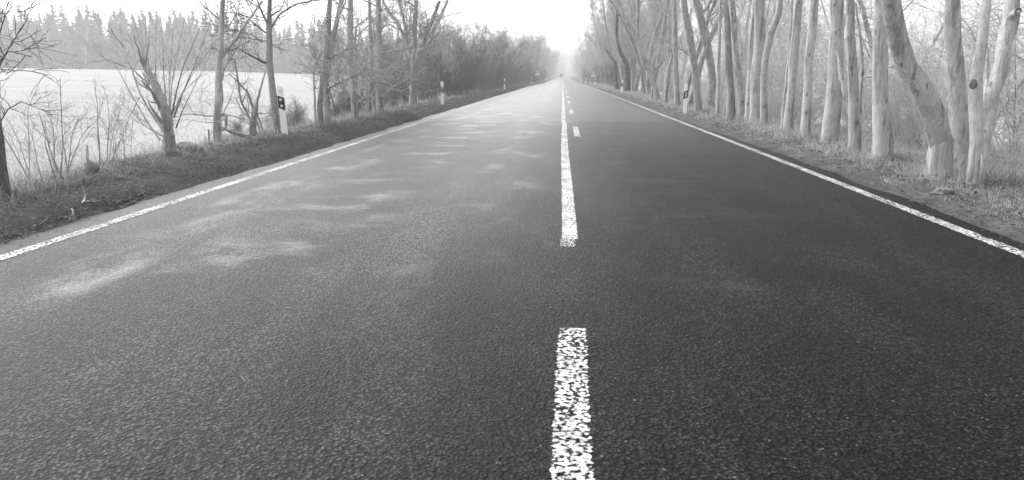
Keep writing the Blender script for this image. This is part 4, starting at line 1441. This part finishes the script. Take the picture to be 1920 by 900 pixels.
# ------------------------------------------------------------------ the wood beyond the field: spruces with birches along its edge
def spruce(seed, H):
    r = np.random.default_rng(seed)
    e = empty('spruce_tree'); tag(e, '', 'tree')
    V, q = tubes(np.array([[[0, 0, -.5], [0, 0, H * .5], [0, 0, H]]]), np.array([[.2, .12, .02]]), 7)
    mesh_obj('trunk', V, q, M['bark_dark'], e)
    P = []; Q = []
    n = 0
    z = H * .03
    while z < H - .2:
        f = (z / H)
        L = (H * .17) * (1 - f) ** .8 * r.uniform(.8, 1.15) + .15
        for k in range(int(r.integers(6, 9))):
            a = r.uniform(0, 6.28); l = L * r.uniform(.45, 1.15); zj = r.uniform(-.55, .55); dp = r.uniform(.05, .6)
            dx, dy = math.cos(a), math.sin(a)
            m = 4
            for j in range(m):
                t0 = j / m; t1 = (j + 1.35) / m
                w = .62 * (1 - .55 * t0) * (.5 + .5 * (1 - f))
                for s in (-1, 1):
                    x0, y0 = dx * l * t0, dy * l * t0; x1, y1 = dx * l * t1, dy * l * t1
                    zz0 = z + zj - dp * l * t0 + .1 * l * t0 ** 2; zz1 = z + zj - dp * l * t1 + .1 * l * t1 ** 2
                    ox, oy = -dy * w * s + dx * w * .5, dx * w * s + dy * w * .5
                    dr = r.uniform(.3, 1.2) * w * 1.6
                    P += [(x0, y0, zz0), (x1, y1, zz1), (x1 * .9 + ox, y1 * .9 + oy, zz1 - dr), (x0 + ox, y0 + oy, zz0 - dr)]
                    Q.append((n, n + 1, n + 2, n + 3)); n += 4
        z += H * .024 * r.uniform(.7, 1.3) + .1
    # leader
    P += [(-.06, 0, H - .8), (.06, 0, H - .8), (.02, 0, H + .5), (-.02, 0, H + .5)]
    Q.append((n, n + 1, n + 2, n + 3))
    mesh_obj('crown', np.array(P), np.array(Q), M['needles'], e, smooth=False)
    return e


LIB['spruce'] = [spruce(400 + i, 18 + i) for i in range(4)]
BIRCH = dict(n1=16, n2=6, n3=5, t0=.35, L1=2.2, L2=1.1, L3=.6, rmin=.012, a1=(25, 50), up=.08)
LIB['birch'] = [variant('birch_tree', 420 + i, 13 + i, .13, BIRCH, 'birch', 'twig_mid', .05, 1, K=12, sway=.05) for i in range(3)]
WOODB = dict(n1=22, n2=7, n3=6, t0=.12, L1=3.0, L2=1.5, L3=.8, rmin=.018, a1=(25, 60), up=.10)
LIB['edge'] = [variant('bare_tree', 430 + i, 12 + i, .14, WOODB, 'bark_dark', 'twig_dark', .05, 1 + i % 2, K=12, sway=.08) for i in range(4)]


def wood_pos(px, extra):
    Y = float(np.interp(px, [-300, 0, 480, 800, 960], [172, 208, 250, 275, 292])) * (1 + extra)
    d = ray(px, 140)
    return d[0] / d[1] * Y, Y


for row, (ext, n) in enumerate(((.012, 60), (.04, 74), (.09, 76))):
    for i in range(n):
        px = -230 + 1150 * (i + TRNG.uniform(.1, .9)) / n
        x, yv = wood_pos(px, ext + TRNG.uniform(-.012, .012))
        hgt = np.interp(px, [-200, 100, 450, 700, 920], [19.5, 18.5, 19, 18, 15]) * TRNG.uniform(.80, 1.18)
        k_ = int(TRNG.integers(4))
        o = plant('spruce', x, yv, hgt / (18 + k_), 'dark spruce in the misty wood beyond the pale field', 'spruces beyond the field', idx=k_, squash=(1.05, 1.35))
for i in range(40):
    px = -220 + 1130 * (i + TRNG.uniform(0, 1)) / 40
    x, yv = wood_pos(px, TRNG.uniform(-.004, .02))
    plant('birch', x, yv, TRNG.uniform(.75, 1.1), 'pale birch trunk along the edge of the wood beyond the field', 'birches along the edge of the far wood')
for i in range(70):
    px = -240 + 1180 * (i + TRNG.uniform(0, 1)) / 70
    x, yv = wood_pos(px, TRNG.uniform(.0, .05))
    plant('edge', x, yv, TRNG.uniform(.7, 1.05), 'grey bare tree in the front of the misty wood beyond the field', 'bare trees along the edge of the far wood')
for kind in LIB:
    for i, o in enumerate(LIB[kind]):
        if (kind, i) not in USED:
            for c_ in list(o.children): bpy.data.objects.remove(c_)
            bpy.data.objects.remove(o)


# ------------------------------------------------------------------ small things on the verges
def stick(pts_px, r, label, mat='twig_mid', lift=.02, tw=()):
    P = [at_ground(a, b_) + np.array([0, 0, lift + .012 * math.sin(i * 2.1)]) for i, (a, b_) in enumerate(pts_px)]
    o_ = P[0].copy()
    r = r * .65
    P2, R2 = resample(np.array(P) - o_, np.linspace(r, r * .45, len(P)), 12)
    rr = np.random.default_rng(int(pts_px[0][0]))
    P2[1:-1] += rr.standard_normal((10, 3)) * r * .7
    a = Acc()
    a.add(*tubes(P2[None], R2[None], 6))
    p3, r3 = grow(rr, P2[None], R2[None], 4, .2, .9, .16, (30, 60), 4, .2, .05, .6, .4, rmin=.0025)
    a.add(*tubes(p3, r3, 4))
    o = a.build('fallen_stick', M[mat])
    o.location = o_
    return tag(o, label, 'stick', 'fallen sticks on the verges')


stick([(254, 369), (275, 365), (292, 367), (314, 363)], .013, 'longest dark fallen stick on the left asphalt edge, below the pollarded tree', 'dead_wood')
stick([(222, 381), (245, 377), (264, 373)], .012, 'dark fallen stick just below the longest one at the left asphalt edge', 'twig_dark')
stick([(168, 381), (188, 388), (220, 385)], .010, 'thin bent stick in the dark leaves of the left verge', 'twig_dark')
stick([(108, 414), (132, 411), (160, 408)], .009, 'straight pale stick lying along the left asphalt edge', 'dead_wood')
stick([(74, 427), (90, 416), (106, 411), (95, 420)], .009, 'hooked pale stick near the left asphalt edge', 'dead_wood')
stick([(135, 395), (138, 404), (142, 409)], .008, 'short pale stick pointing at the road on the left verge', 'twig_pale')
stick([(154, 384), (162, 376)], .010, 'small whitish broken stick among dark leaves on the left verge', 'twig_pale')
stick([(4, 450), (16, 446), (30, 440)], .009, 'pale twig nearest the lower left edge of the verge', 'dead_wood')
stick([(1285, 217), (1300, 219), (1320, 223)], .018, 'dark stick lying in the grass at the foot of the nearest right post', 'twig_dark')
stick([(1241, 190), (1243, 198), (1255, 199)], .015, 'curved dark stick on the right verge left of the nearest right post', 'twig_dark')

# weathered stake and slab in the dry grass, short stake near the slim tree, mossy stump
sp, sr = W([(164, 332, 6), (164, 300, 5.5), (163, 272, 4.5)], at_ground(164, 326)[1])
b = at_ground(164, 326)
o = tube_obj('wooden_stake', np.asarray(sp) - b, sr, M['twig_mid'], None, 7); o.location = b
tag(o, 'weathered wooden stake standing in the dry grass below the field', 'stake')
sp, sr = W([(392, 270, 4), (392, 255, 3.5), (391, 243, 3)], at_ground(392, 268)[1])
b = at_ground(392, 268)
o = tube_obj('wooden_stake', np.asarray(sp) - b, sr, M['bark_dark'], None, 6); o.location = b
tag(o, 'thin short dark stake left of the slim pale forked tree', 'stake')


def lump(name, px, py, sx, sy, sz, mat, label, cat, seed):
    b = at_ground(px, py)
    bm = bmesh.new()
    bmesh.ops.create_icosphere(bm, subdivisions=4, radius=1)
    r = np.random.default_rng(seed); ph = r.uniform(0, 6, 9)
    for v in bm.verts:
        c = v.co
        n_ = .16 * math.sin(2.3 * c.x + ph[0]) * math.cos(2.9 * c.y + ph[1]) + .12 * math.sin(4.4 * c.z + ph[2] + 2 * c.x) + .06 * math.sin(9 * c.y + ph[3]) * math.sin(8 * c.x + ph[4])
        v.co = Vector((c.x * sx * (1 + n_), c.y * sy * (1 + n_), c.z * sz * (1 + n_)))
    o = bm_obj(name, bm, M[mat], None, True)
    o.location = b + np.array([0, 0, sz * .45])
    tag(o, label, cat)


lump('tree_stump', 356, 283, .19, .14, .10, 'dead_wood', 'low dark mossy stump right of the pollarded tree', 'stump', 1)
lump('rock', 174, 322, .07, .05, .09, 'stone', 'grey upright stone leaning behind the weathered stake', 'rock', 2)
lump('soil_clod', 1769, 365, .09, .07, .05, 'dead_wood', 'dark round clod of earth on the right verge grass', 'clod', 3)
# dead bough lying behind the slim tree
b = at_ground(480, 262)
sp, sr = W([(492, 262, 8), (462, 256, 8), (438, 249, 7), (420, 241, 5), (408, 235, 3)], b[1], .2)
a = Acc()
P2, R2 = resample(np.asarray(sp) - b, sr, 16)
a.add(*tubes(P2[None], R2[None], 8, .05, np.random.default_rng(2)))
o = a.build('fallen_bough', M['bark_dark']); o.location = b
tag(o, 'dark dead bough lying between the slim pale tree and the snapped sapling', 'bough')
